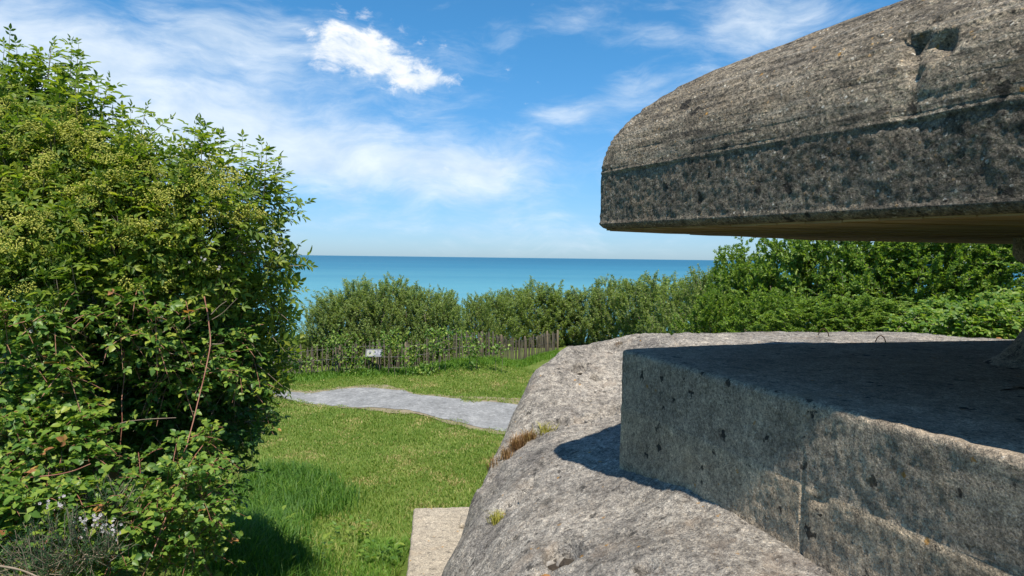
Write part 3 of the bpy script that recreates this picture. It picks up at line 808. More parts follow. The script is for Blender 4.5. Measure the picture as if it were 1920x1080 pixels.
plinth = empty('concrete_plinth', (c0.x + .5, c0.y - .5, -4.3), label='low cream concrete plinth in the grass at the foot of the bunker', category='plinth')
child('slab', grid_mesh('slab', Gd, M_FOOT), plinth)
nb = p2(onz(864, 972, zt)); nb2 = p2(onz(858, 1010, zt)); d_ = (nb2 - nb) / np.linalg.norm(nb2 - nb); r2_ = np.array((rt.x, rt.y))
Gd = loft([nb, nb + d_ * .34, nb + d_ * .34 + r2_ * .7, nb + r2_ * .7], [(0, zt - .03, .01), (0, zt + .035, .015), (.015, zt + .05, .02), (.1, zt + .05, .03)], [14] * 4, [3] * 4)
Gd[..., :] += (.008 * fbm(Gd.reshape(-1, 3), 8, 3, 73)).reshape(Gd.shape[:2])[..., None]
child('raised_edge', grid_mesh('raised_edge', Gd, M_FOOT), plinth)

# ------------------------------------------------------------------ paling fence
fence = empty('paling_fence', (-4, 25.5, -4.4), label='long weathered chestnut paling fence along the grass, partly overgrown', category='fence')
fl = spline([at(495, 690, 24.2), at(560, 690, 24.6), at(690, 680, 25.2), at(800, 670, 25.6), at(905, 665, 26.0), at(965, 670, 28.2), at(1010, 675, 30.5), at(1045, 677, 32.5)], 400)
seg = np.r_[0, np.cumsum(np.linalg.norm(np.diff(fl[:, :2], axis=0), axis=1))]
pales = []
for k in range(8):
    rr_ = np.random.default_rng(200 + k)
    lv = [(0, .036), (.4, .04), (.8, .036), (1.12, .032), (1.22, .012)]
    Vp = []
    bx0, by0 = rr_.normal(0, .012, 2)
    for z, w_ in lv:
        w_ = w_ * rr_.uniform(.75, 1.2) * .78; t_ = .014 * rr_.uniform(.8, 1.3)
        ox, oy = bx0 * math.sin(z * 2.6), by0 * math.sin(z * 2.6)
        Vp += [(ox - w_, oy - t_, z), (ox + w_, oy - t_ * .8, z), (ox + w_ * .9, oy + t_, z), (ox - w_, oy + t_ * .9, z)]
    Fp = [(0, 3, 2, 1)] + [(r_ * 4 + a, r_ * 4 + (a + 1) % 4, (r_ + 1) * 4 + (a + 1) % 4, (r_ + 1) * 4 + a) for r_ in range(4) for a in range(4)] + [(16, 17, 18, 19)]
    pales.append(new_mesh('pale', Vp, Fp, M_WOOD))
s_ = 0.; k = 0
while s_ < seg[-1]:
    x, y = np.interp(s_, seg, fl[:, 0]), np.interp(s_, seg, fl[:, 1])
    x2, y2 = np.interp(s_ + .3, seg, fl[:, 0]), np.interp(s_ + .3, seg, fl[:, 1])
    o = link('pale', pales[int(rng.integers(8))], fence)
    o.location = Vector((x, y, float(ground_z(x, y)) - .10)) - Vector(fence.location)
    o.rotation_euler = (rng.normal(0, .035), rng.normal(0, .045), math.atan2(y2 - y, x2 - x) + rng.normal(0, .2))
    o.scale = (rng.uniform(.6, 1.0) * (.7 if s_ > 8.5 else 1), 1, rng.uniform(.97, 1.12) * (.93 if s_ > 8.5 else 1))
    s_ += .112 * rng.uniform(.75, 1.3); k += 1
for s_ in (.4, 2.6, 5.0, 7.9, 9.2, 11.5, 14, 16.5):
    x, y = np.interp(s_, seg, fl[:, 0]), np.interp(s_, seg, fl[:, 1])
    z = float(ground_z(x, y))
    o = child('post', new_mesh('post', *tube([(x, y + .07, z - .3), (x + .01, y + .07, z + .5), (x, y + .07, z + 1.12), (x, y + .07, z + 1.16)], [.05, .05, .047, .03], 9), M_POST, True), fence)
for hgt in (.22, .62, 1.0):
    pts = [(p[0], p[1] - .02, float(ground_z(p[0], p[1])) + hgt + .01 * math.sin(k * 1.7)) for k, p in enumerate(fl[::6])]
    child('wire', new_mesh('wire', *tube(pts, .005, 4), M_WIRE), fence)

# picture board fixed to the fence
bp_ = at(701, 662, 24.9)
board = empty('information_board', (bp_.x, bp_.y, float(ground_z(bp_.x, bp_.y))), label='small tilted picture board standing in front of the paling fence', category='sign')
m, q = material('printed_panel')
oc = q.n('ShaderNodeTexCoord').outputs['Object']
sp = q.n('ShaderNodeSeparateXYZ', {'Vector': oc}).outputs
blobs = q.noise(q.mapping(oc, scale=(6, 9, 1)), 1., 2, .5)
col = q.ramp(blobs, [(.38, (.10, .13, .05)), (.48, (.22, .24, .11)), (.56, (.16, .165, .17)), (.66, (.06, .07, .09))])
rs = q.mix(q.step(q.noise(q.mapping(oc, scale=(8, 8, 1), loc=(3, 3, 0)), 1., 2), .44, .56), (.06, .07, .10), (.17, .18, .21))
col = q.mix(q.step(sp[0], .02, .03), col, rs)
ringd = q.m('SQRT', q.m('ADD', q.m('POWER', q.m('ADD', sp[0], .145), 2.), q.m('POWER', q.m('MULTIPLY', sp[1], 1.0), 2.)))
col = q.mix(q.m('MULTIPLY', q.step(ringd, .085, .095), q.step(ringd, .13, .12)), col, (.2, .2, .2))
finish(q, q.n('ShaderNodeBsdfPrincipled', {'Base Color': col, 'Roughness': .5}).outputs[0])
def boxmesh(name, sx, sy, sz, mat, bev=.006):
    import bmesh
    bm = bmesh.new()
    bmesh.ops.create_cube(bm, size=1.0)
    bmesh.ops.scale(bm, vec=(sx, sy, sz), verts=bm.verts)
    bmesh.ops.bevel(bm, geom=bm.edges, offset=bev, segments=1, affect='EDGES')
    me = bpy.data.meshes.new(name); bm.to_mesh(me); bm.free()
    me.materials.append(mat)
    return me
M_FRAME = plain('pale_frame_paint', (.10, .104, .11), (.155, .16, .168), 10, .6, .1)
def bpart(name, me, loc, rot=(0, 0, 0)):
    o = link(name, me, board); o.location = Vector(loc); o.rotation_euler = rot
    return o
hz = bp_.z - board.location.z
tilt = R(52)
bpart('panel', boxmesh('panel', .52, .26, .012, m), (0, 0, hz), (tilt, 0, R(2)))
cy, sy = math.cos(tilt), math.sin(tilt)
for t_, wd_ in ((-.145, .60), (.145, .60)):
    bpart('frame_rail', boxmesh('frame_rail', wd_, .045, .03, M_FRAME), (0, t_ * cy, hz + t_ * sy), (tilt, 0, R(2)))
for t_ in (-.28, .28):
    bpart('frame_stile', boxmesh('frame_stile', .04, .245, .03, M_FRAME), (t_, 0, hz), (tilt, 0, R(2)))
for t_ in (-.2, .2):
    bpart('leg', new_mesh('leg', *tube([(0, 0, -.2), (0, 0, hz * .5), (0, 0, hz - .06)], .025, 8), M_POST, True), (t_, .06, 0))

# ------------------------------------------------------------------ leaf templates
def leaflet(L, W_, fold=.25, droop=.12):
    v = np.array([(0, 0, 0), (L * .38, W_ * .5, W_ * fold), (L * .38, 0, 0), (L * .38, -W_ * .5, W_ * fold), (L * .75, W_ * .32, W_ * fold * .6 - droop * L * .4), (L * .75, -W_ * .32, W_ * fold * .6 - droop * L * .4), (L, 0, -droop * L)])
    f = [(0, 2, 1), (0, 3, 2), (1, 2, 4), (2, 3, 5), (2, 6, 4), (2, 5, 6)]
    return v, f
def place(v, yaw, pos, pitch=0., roll=0.):
    Mx = Matrix.Rotation(yaw, 3, 'Z') @ Matrix.Rotation(-pitch, 3, 'Y') @ Matrix.Rotation(roll, 3, 'X')
    return v @ np.array(Mx).T + np.array(pos)
def elder_leaf(seed):
    rr_ = np.random.default_rng(seed)
    parts = []
    for x, a, L in ((.055, 1.05, .075), (.11, .95, .085)):
        for s_ in (-1, 1):
            v, f = leaflet(L * rr_.uniform(.9, 1.1), L * .42)
            parts.append((place(v, s_ * (a + rr_.normal(0, .1)), (x, 0, -.12 * x * x / .1), rr_.normal(0, .15), rr_.normal(0, .3)), f))
    v, f = leaflet(.095, .042)
    parts.append((place(v, rr_.normal(0, .1), (.125, 0, -.018), -.15), f))
    parts.append((np.array([(0, .003, 0), (0, -.003, 0), (.13, -.0015, -.018), (.13, .0015, -.018)]), [(0, 1, 2), (0, 2, 3)]))
    return join(parts)
def bramble_leaf(seed, n=3):
    rr_ = np.random.default_rng(seed)
    parts = []
    for a, x, L in ((1.15, .045, .055), (-1.15, .045, .055), (0, .055, .07)):
        v, f = leaflet(L, L * .72, .18, .15)
        parts.append((place(v, a + rr_.normal(0, .12), (x, 0, 0), rr_.normal(.0, .2), rr_.normal(0, .25)), f))
    parts.append((np.array([(0, .002, 0), (0, -.002, 0), (.05, -.0015, 0), (.05, .0015, 0)]), [(0, 1, 2), (0, 2, 3)]))
    return join(parts)
def single_leaf(L, W_):
    v, f = leaflet(L, W_)
    return v, f
def umbel(seed):
    rr_ = np.random.default_rng(seed)
    parts = []
    for k in range(78):
        r_ = math.sqrt(rr_.random()) * .075; th = rr_.random() * 6.283
        c = np.array((r_ * math.cos(th), r_ * math.sin(th), .05 + .012 * rr_.normal() - r_ * r_ * 2.5))
        s_ = rr_.uniform(.0045, .0085)
        o = np.array([(1, 0, 0), (0, 1, 0), (-1, 0, 0), (0, -1, 0), (0, 0, 1), (0, 0, -.6)]) * s_
        parts.append((o + c, [(0, 1, 4), (1, 2, 4), (2, 3, 4), (3, 0, 4), (1, 0, 5), (2, 1, 5), (3, 2, 5), (0, 3, 5)]))
    for k in range(9):
        r_ = .055; th = k * .7
        e = np.array((r_ * math.cos(th), r_ * math.sin(th), .045)); n_2 = np.array((-math.sin(th), math.cos(th), 0)) * .002
        parts.append((np.array([n_2, -n_2, e - n_2, e + n_2]), [(0, 1, 2), (0, 2, 3)]))
    return join(parts)
def tri(Fc):
    out_ = []
    for f in Fc:
        out_ += [f] if len(f) == 3 else [(f[0], f[1], f[2]), (f[0], f[2], f[3])]
    return np.array(out_)

def rand_dirs(n):
    d = rng.normal(size=(n, 3)); return d / np.linalg.norm(d, axis=1)[:, None]
class Lobe:
    def __init__(s, x, y, d, rx, ry, rd=None, w=1.0):
        s.c = np.array(at(x, y, d)); k = d / F
        s.r = np.array((rx * k, (rd if rd else .75 * (rx + ry) * .5 * k), ry * k)); s.w = w
        s.area = s.w * (s.r[0] * s.r[2] + s.r[0] * s.r[1] + s.r[1] * s.r[2])
def lobe_points(lobes, n, inner=.72):
    ar = np.array([l.area for l in lobes]); which = rng.choice(len(lobes), n, p=ar / ar.sum())
    D = rand_dirs(n)
    D[:, 1] = np.where(rng.random(n) < .6, -np.abs(D[:, 1]), D[:, 1])      # more where the light reaches
    rad = inner + (1 - inner) * rng.random(n) ** .6
    C0 = np.array([l.c for l in lobes])[which]; R0 = np.array([l.r for l in lobes])[which]
    P = C0 + D * R0 * rad[:, None]
    Nn = D / R0; Nn /= np.linalg.norm(Nn, axis=1)[:, None]
    return P, Nn, which

# ------------------------------------------------------------------ elder
elder_base = Vector((-3.9, 6.6, float(ground_z(-3.9, 6.6))))
elder = empty('elder_tree', elder_base, label='large leafy elder bush with fading yellow-green flower heads beside the lawn', category='tree')
EL = [Lobe(40, 210, 6.6, 85, 60), Lobe(130, 255, 6.4, 66, 72), Lobe(50, 330, 6.0, 140, 110), Lobe(190, 330, 6.2, 100, 90), Lobe(290, 370, 6.1, 110, 75),
      Lobe(60, 450, 5.7, 150, 110), Lobe(220, 450, 5.9, 140, 100), Lobe(370, 430, 6.1, 115, 100), Lobe(450, 415, 6.5, 58, 62), Lobe(475, 480, 6.6, 66, 80),
      Lobe(330, 530, 6.1, 120, 75, None, .7), Lobe(110, 560, 5.6, 140, 90, None, .7), Lobe(465, 580, 6.8, 72, 85), Lobe(490, 670, 7.2, 48, 80), Lobe(-80, 300, 6.2, 140, 200)]
shoots = []          # (base, direction, length)
P, Nn, _ = lobe_points(EL, 1120)
for p, n_v in zip(P, Nn):
    d = n_v * .75 + np.array((0, 0, .75)) + rng.normal(0, .25, 3)
    d /= np.linalg.norm(d); L = rng.uniform(.16, .34)
    shoots.append((p - d * L * .6, d, L))
for x, y0, y1, dd in ((18, 200, 75, 6.5), (8, 150, 95, 6.6), (95, 190, 90, 6.5), (135, 200, 92, 6.4), (150, 210, 120, 6.3), (185, 240, 165, 6.3), (60, 200, 120, 6.5), (225, 320, 215, 6.3), (245, 330, 222, 6.4), (290, 330, 285, 6.2),
                      (375, 340, 243, 6.2), (380, 350, 262, 6.1), (415, 350, 268, 6.4), (455, 360, 275, 6.5), (492, 370, 280, 6.5), (500, 380, 290, 6.4), (520, 400, 322, 6.6), (430, 350, 300, 6.3), (345, 330, 290, 6.3), (320, 330, 285, 6.2)):
    a, b = np.array(at(x - 6, y0, dd)), np.array(at(x, y1 - 2, dd))
    shoots.append((a, (b - a) / np.linalg.norm(b - a), np.linalg.norm(b - a)))
    o_ = rng.normal(0, .09, 3); shoots.append((a + o_, (b - a) / np.linalg.norm(b - a) + o_ * .8, np.linalg.norm(b - a) * rng.uniform(.6, .9)))
for pts in ([(500, 440), (540, 400), (566, 386)], [(505, 500), (545, 490), (568, 498)], [(505, 540), (540, 555), (560, 545)], [(500, 410), (520, 380), (535, 365)], [(490, 560), (520, 575), (540, 600)], [(235, 300), (270, 265), (305, 232)], [(500, 620), (520, 640), (535, 660)], [(490, 690), (515, 705), (530, 725)]):
    a, b = np.array(at(*pts[0], 6.5)), np.array(at(*pts[2], 6.5))
    shoots.append((a, (b - a) / np.linalg.norm(b - a), np.linalg.norm(b - a)))
LP, LD, LU, LS = [], [], [], []
stems = []
tips = []
for i_s, (p, d, L) in enumerate(shoots):
    side_ = np.cross(d, rng.normal(size=3)); side_ /= np.linalg.norm(side_); side2 = np.cross(d, side_)
    k = 0; t = .25 * L if L < .4 else .1 * L
    while t < L:
        ax = side_ if k % 2 == 0 else side2
        for sg in (-1, 1):
            if rng.random() < .12: continue
            dd = ax * sg + d * rng.uniform(.25, .75) + np.array((0, 0, rng.uniform(-.25, .25)))
            LP.append(p + d * t); LD.append(dd); LU.append(d + np.array((0, -.25, .5)) + rng.normal(0, .25, 3)); LS.append(rng.uniform(.75, 1.25) * (1 - .3 * t / L) * (1.2 if i_s >= 1120 else 1))
        t += rng.uniform(.05, .078); k += 1
    LP.append(p + d * L); LD.append(d + rng.normal(0, .2, 3)); LU.append(np.cross(d, side_) + (0, -.3, .3)); LS.append(rng.uniform(.5, .8))
    stems.append((p - d * .05, p + d * L)); tips.append((p + d * L, d))
LP, LD, LU, LS = np.array(LP), np.array(LD), np.array(LU), np.array(LS)
LM = frames(LD, LU)
tmpl = [elder_leaf(300 + k) for k in range(4)]
# the leaves that show largest: near, and not behind other foliage
lx, ly = project(LP)
key = {}
for i_ in np.argsort(LP[:, 1]):
    c = (int(lx[i_] // 26), int(ly[i_] // 26))
    if 0 <= lx[i_] < 1920 and 0 <= ly[i_] < 1080 and c not in key: key[c] = i_
sel = sorted(key.values(), key=lambda i_: -LS[i_] / LP[i_, 1])[:300]
selset = np.zeros(len(LP), bool); selset[sel] = True
tm_meshes = [new_mesh('leaf', v, tri(f), M_ELDER) for v, f in tmpl]
for n_i, i_ in enumerate(sel):
    o = link('leaf', tm_meshes[n_i % 4], elder)
    o.matrix_local = Matrix.Translation(Vector(LP[i_]) - elder_base) @ Matrix(LM[i_].tolist()).to_4x4() @ Matrix.Scale(LS[i_], 4)
vs_, fs_, off = [], [], 0
rest = np.where(~selset)[0]
for k in range(4):
    ii = rest[k::4]
    v, f = scatter(tmpl[k][0], tri(tmpl[k][1]), LP[ii], LM[ii], LS[ii])
    vs_.append(v); fs_.append(f + off); off += len(v)
child('crown', new_mesh('crown', np.vstack(vs_), np.vstack(fs_), M_ELDER), elder, kind='stuff')
# twigs of the shoots
tv = np.array([(0, 1, 0), (0, -.5, .87), (0, -.5, -.87), (1, .45, 0), (1, -.22, .4), (1, -.22, -.4)]); tf = tri([(0, 1, 4, 3), (1, 2, 5, 4), (2, 0, 3, 5)])
def twig_mesh(pairs, r0):
    A_ = np.array([a for a, b in pairs]); B_ = np.array([b for a, b in pairs]); d = B_ - A_; L = np.linalg.norm(d, axis=1)
    return scatter(tv, tf, A_, frames(d, np.tile((.2, .31, .9), (len(A_), 1))), np.stack([L, np.full(len(L), r0), np.full(len(L), r0)], 1))
child('twigs', new_mesh('twig_tangle', *twig_mesh(stems, .0055), M_TWIG), elder, kind='stuff').name = 'twig_tangle'
# trunk and limbs
eb = np.array(elder_base)
child('trunk', new_mesh('trunk', *tube(spline([eb - (0, 0, .3), eb + (.05, .0, .6), eb + (.0, -.1, 1.3), eb + (.1, -.1, 2.2), eb + (.0, 0, 3.2)], 14), np.linspace(.11, .05, 14), 9), M_BARK, True), elder)
for l_ in EL:
    st = eb + (rng.normal(0, .05), rng.normal(0, .05), rng.uniform(.5, 1.6))
    md = (st + l_.c) / 2 + (0, .1, .25)
    child('limb', new_mesh('limb', *tube(spline([st, md, l_.c, l_.c + (0, 0, l_.r[2] * .6)], 12), np.linspace(.045, .012, 12), 6), M_BARK, True), elder)
# flower heads
um = [new_mesh('flower_head', *(lambda t_: (t_[0], tri(t_[1])))(umbel(400 + k)), M_UMBEL) for k in range(3)]
P, Nn, _ = lobe_points(EL[2:13] + [Lobe(110, 320, 5.9, 140, 60), Lobe(300, 385, 5.9, 130, 50), Lobe(60, 480, 5.4, 120, 60)] * 2, 900, .97)
P = P[(Nn[:, 1] < .1) & (Nn[:, 2] > -.35)]; placed = []
for p in P:
    if len(placed) >= 165: break
    if all(np.linalg.norm(p - r_) > .13 for r_ in placed): placed.append(p)
for k, p in enumerate(placed):
    o = link('flower_head', um[k % 3], elder)
    o.location = Vector(p + (0, -.04, .05)) - elder_base
    o.rotation_euler = (rng.normal(.45, .3), rng.normal(0, .3), rng.random() * 6)
    s_ = rng.uniform(.95, 1.65); o.scale = (s_, s_, s_ * 1.1)

# ------------------------------------------------------------------ brambles, ivy, gorse below the elder
br_t = [bramble_leaf(500 + k) for k in range(4)]
br_m = [new_mesh('leaf', v, tri(f), M_BRAMBLE) for v, f in br_t]
def sprays(lobes, n, lmin, lmax, droop=.35):
    P, Nn, _ = lobe_points(lobes, n, .6)
    lp, ld, lu, ls, canes = [], [], [], [], []
    for p, n_v in zip(P, Nn):
        d = n_v * .8 + np.array((0, 0, .35)) + rng.normal(0, .45, 3); d /= np.linalg.norm(d)
        L = rng.uniform(lmin, lmax); pts = []
        for t in np.linspace(0, 1, 6):
            pts.append(p + d * L * (t - .5) + np.array((0, 0, -droop * L * t * t)))
        canes.append(pts)
        t = rng.uniform(0, .1); sg = 1
        while t < 1:
            q0 = p + d * L * (t - .5) + np.array((0, 0, -droop * L * t * t))
            s_ = np.cross(d, (0, 0, 1.)); s_ /= np.linalg.norm(s_) + 1e-9
            lp.append(q0); ld.append(s_ * sg + d * .5 + rng.normal(0, .3, 3)); lu.append(np.array((0, -.35, 1.)) + rng.normal(0, .3, 3)); ls.append(rng.uniform(.6, 1.15)); sg = -sg
            t += rng.uniform(.035, .06) / L
    return np.array(lp), np.array(ld), np.array(lu), np.array(ls), canes
def bramble(name, label, lobes, n, nsel, mats, cat='bramble', cane_mat=M_CANE, scale=1.0, redfrac=.03, lmin=.25, lmax=.5, group=None):
    c = lobes[0].c
    base = Vector((c[0], c[1], float(ground_z(c[0], c[1]))))
    o0 = empty(name, base, label=label, category=cat)
    if group: o0['group'] = group
    lp, ld, lu, ls, canes = sprays(lobes, n, lmin, lmax)
    ls = ls * scale
    Mx = frames(ld, lu)
    x, y = project(lp); key = {}
    for i_ in np.argsort(lp[:, 1]):
        cc = (int(x[i_] // 18), int(y[i_] // 18))
        if 0 <= x[i_] < 1920 and 0 <= y[i_] < 1080 and cc not in key: key[cc] = i_
    sel_ = sorted(key.values(), key=lambda i_: -ls[i_] / lp[i_, 1])[:nsel]
    ss = np.zeros(len(lp), bool); ss[sel_] = True
    red = [new_mesh('leaf', v, tri(f), M_REDLEAF) for v, f in br_t[:2]]
    own = [new_mesh('leaf', v, tri(f), mats) for v, f in br_t]
    for j, i_ in enumerate(sel_):
        o = link('leaf', red[j % 2] if rng.random() < redfrac else own[j % 4], o0)
        o.matrix_local = Matrix.Translation(Vector(lp[i_]) - base) @ Matrix(Mx[i_].tolist()).to_4x4() @ Matrix.Scale(ls[i_], 4)
    vs_, fs_, off = [], [], 0
    rest = np.where(~ss)[0]
    for k in range(4):
        ii = rest[k::4]
        v, f = scatter(br_t[k][0], tri(br_t[k][1]), lp[ii], Mx[ii], ls[ii])
        vs_.append(v); fs_.append(f + off); off += len(v)
    child('foliage', new_mesh('foliage', np.vstack(vs_), np.vstack(fs_), mats), o0, kind='stuff')
    pairs = [(a, b) for c_ in canes for a, b in zip(c_[:-1], c_[1:])]
    child('thin_stems', new_mesh('stem_tangle', *twig_mesh(pairs, .004), cane_mat), o0, kind='stuff').name = 'stem_tangle'
    return o0, base
def cane(parent, base, pts, d, r0, mat=M_CANE, name='cane', sides=6):
    P3 = [at(x, y, dd) for (x, y), dd in zip(pts, np.broadcast_to(d, (len(pts),)))]
    sp_ = spline(P3, 40); sp_ += .006 * np.c_[pn(sp_ * 6, 5), pn(sp_ * 6, 6), pn(sp_ * 6, 7)]
    return child(name, new_mesh(name, *tube(sp_, np.linspace(r0, r0 * .6, 40), sides), mat, True), parent)

thick, tb = bramble('ivy_thicket', 'dark shaded ivy and bramble thicket below the elder crown', [Lobe(310, 700, 6.5, 150, 130), Lobe(390, 800, 6.6, 90, 150), Lobe(170, 640, 6.2, 140, 80), Lobe(200, 760, 6.2, 170, 90), Lobe(440, 660, 6.9, 75, 100), Lobe(460, 760, 7.3, 55, 70), Lobe(330, 620, 6.3, 140, 60)], 900, 280, M_IVY, 'thicket', M_TWIG, 1.05, .01)
cane(thick, tb, [(383, 556), (391, 600), (394, 645), (384, 700), (372, 750), (352, 830), (330, 910), (300, 1000), (268, 1080)], [5.7, 5.65, 5.6, 5.5, 5.4, 5.2, 5.0, 4.7, 4.5], .0055)
cane(thick, tb, [(232, 655), (233, 700), (228, 750), (229, 790), (224, 850), (218, 920), (211, 975)], [5.6, 5.6, 5.5, 5.45, 5.4, 5.3, 5.2], .0042)
cane(thick, tb, [(150, 812), (200, 805), (240, 790), (300, 785), (330, 783)], 5.35, .0045, M_TWIG)
cane(thick, tb, [(258, 650), (300, 657), (335, 666)], 5.6, .0045, M_TWIG)
for pts in ([(395, 590), (410, 575), (425, 565)], [(397, 600), (420, 585), (445, 560)], [(345, 620), (360, 608), (378, 600)], [(395, 645), (410, 645), (420, 642)], [(290, 630), (320, 615), (350, 590)]):
    cane(thick, tb, pts, 5.75, .004, M_TWIG, 'dead_twig', 5)
mid_, mb_ = bramble('bramble_bush', 'sunlit bramble sprays climbing through the shaded middle of the elder', [Lobe(70, 600, 5.3, 110, 60), Lobe(60, 690, 5.2, 110, 50), Lobe(270, 590, 5.6, 100, 55), Lobe(440, 650, 6.3, 60, 80), Lobe(330, 680, 5.9, 110, 60), Lobe(470, 740, 6.9, 40, 50)], 210, 230, M_BRAMBLE, 'bramble', M_CANE, .95, .03)
lower, lb = bramble('bramble_bush', 'yellow-green bramble bush with pale blossom in the lower foreground', [Lobe(80, 840, 5.0, 130, 75), Lobe(60, 960, 4.5, 120, 80), Lobe(190, 960, 4.7, 110, 60), Lobe(60, 760, 5.3, 120, 60)], 430, 300, M_BRAMBLE, 'bramble', M_CANE, 1.0, .07)
cane(lower, lb, [(0, 890), (60, 895), (130, 885), (170, 870)], 4.6, .005)
cane(lower, lb, [(0, 1062), (40, 1070), (80, 1085)], 3.9, .007, M_TWIG)
cane(lower, lb, [(78, 808), (110, 830), (160, 860), (190, 890)], 5.0, .0045)
back_, bb_ = bramble('backing_bush', 'dense dark leaf backing added behind the elder to block sky gaps', [Lobe(80, 400, 7.8, 190, 160), Lobe(60, 620, 7.6, 200, 150), Lobe(300, 560, 7.8, 170, 130), Lobe(330, 720, 7.9, 140, 120), Lobe(100, 800, 7.4, 200, 120), Lobe(60, 250, 7.6, 110, 90)], 950, 0, M_IVY, 'bush', M_TWIG, 1.9, .0, .3, .6)  # leaves added only to close the sky gaps behind the elder
right_br, rb_ = bramble('bramble_bush', 'small bramble with sparse yellowish sprigs hanging beside the red cane', [Lobe(330, 930, 5.1, 95, 110), Lobe(390, 900, 5.6, 40, 110), Lobe(270, 1010, 4.9, 80, 60), Lobe(380, 1000, 5.6, 50, 60)], 170, 230, M_BRAMBLE, 'bramble', M_CANE, .82, .03)
cane(right_br, rb_, [(362, 870), (378, 920), (372, 960), (350, 1015)], 5.3, .004)
cane(right_br, rb_, [(392, 900), (402, 950), (408, 1000)], 5.5, .004)
# blossom on the brambles
petal_v, petal_f = [], []
for k in range(5):
    v, f = leaflet(.012, .011, .1, -.1); petal_v.append((place(v, k * 1.2566, (.002 * math.cos(k * 1.2566), .002 * math.sin(k * 1.2566), 0), .2), f))
bl = new_mesh('blossom', *(lambda t_: (t_[0], tri(t_[1])))(join(petal_v)), M_PETAL)
def blossoms(par, base, spots):
    for x, y, d, n, sx, sy in spots:
        for _ in range(n):
            o = link('blossom', bl, par)
            o.location = Vector(at(random.gauss(x, sx), random.gauss(y, sy), d + random.gauss(0, .05))) - base
            o.rotation_euler = (R(55) + random.gauss(0, .4), random.gauss(0, .4), random.random() * 3)
            s_ = random.uniform(.6, 1.1); o.scale = (s_, s_, s_)
blossoms(lower, lb, [(195, 985, 4.25, 34, 17, 14), (160, 978, 4.25, 14, 14, 5), (113, 951, 4.3, 10, 7, 4), (90, 945, 4.3, 8, 12, 5), (122, 930, 4.3, 4, 5, 3)])
blossoms(thick, tb, [(303, 602, 5.5, 9, 9, 4), (65, 622, 5.2, 8, 10, 6), (440, 622, 6.2, 6, 8, 4), (375, 488, 5.6, 5, 12, 4), (413, 505, 5.7, 4, 3, 3), (365, 953, 5.1, 6, 7, 3), (400, 975, 5.3, 3, 3, 6), (480, 640, 6.6, 4, 6, 5)])

def gorse(label, lobes, n):
    c = lobes[0].c; base = Vector((c[0], c[1], float(ground_z(c[0], c[1]))))
    o0 = empty('gorse_bush', base, label=label, category='shrub', group='spiny gorse bushes')
    P, Nn, _ = lobe_points(lobes, n, .6)
    lp, ld, lu, st = [], [], [], []
    for p, n_v in zip(P, Nn):
        d = n_v * .7 + np.array((0, -.1, .7)) + rng.normal(0, .3, 3); d /= np.linalg.norm(d); L = rng.uniform(.12, .24)
        st.append((p - d * L * .5, p + d * L * .5))
        for t in np.arange(0, 1, .022 / L * .45):
            lp.append(p + d * L * (t - .5)); v = rng.normal(size=3); v -= d * (v @ d); ld.append(v / np.linalg.norm(v) + d * .8); lu.append(rng.normal(size=3))
    lp, ld, lu = map(np.array, (lp, ld, lu))
    tvn = np.array([(0, .0022, 0), (0, -.0022, 0), (.034, 0, 0)])
    v, f = scatter(tvn, np.array([(0, 1, 2)]), lp, frames(ld, lu), rng.uniform(.7, 1.2, len(lp)))
    child('needles', new_mesh('needle_mass', v, f, M_GORSE), o0, kind='stuff').name = 'needle_mass'
    child('stems', new_mesh('stem_tangle', *twig_mesh(st, .004), M_TWIG), o0, kind='stuff').name = 'stem_tangle'
gorse('spiny blue-green gorse bush among the brambles, below the white blossom', [Lobe(130, 1020, 4.3, 110, 50), Lobe(60, 1060, 4.1, 80, 45), Lobe(190, 950, 4.6, 60, 40)], 420)
gorse('small spiny gorse sprig poking from the thicket edge above the brambles', [Lobe(15, 850, 4.9, 55, 55), Lobe(120, 905, 4.8, 50, 40)], 130)

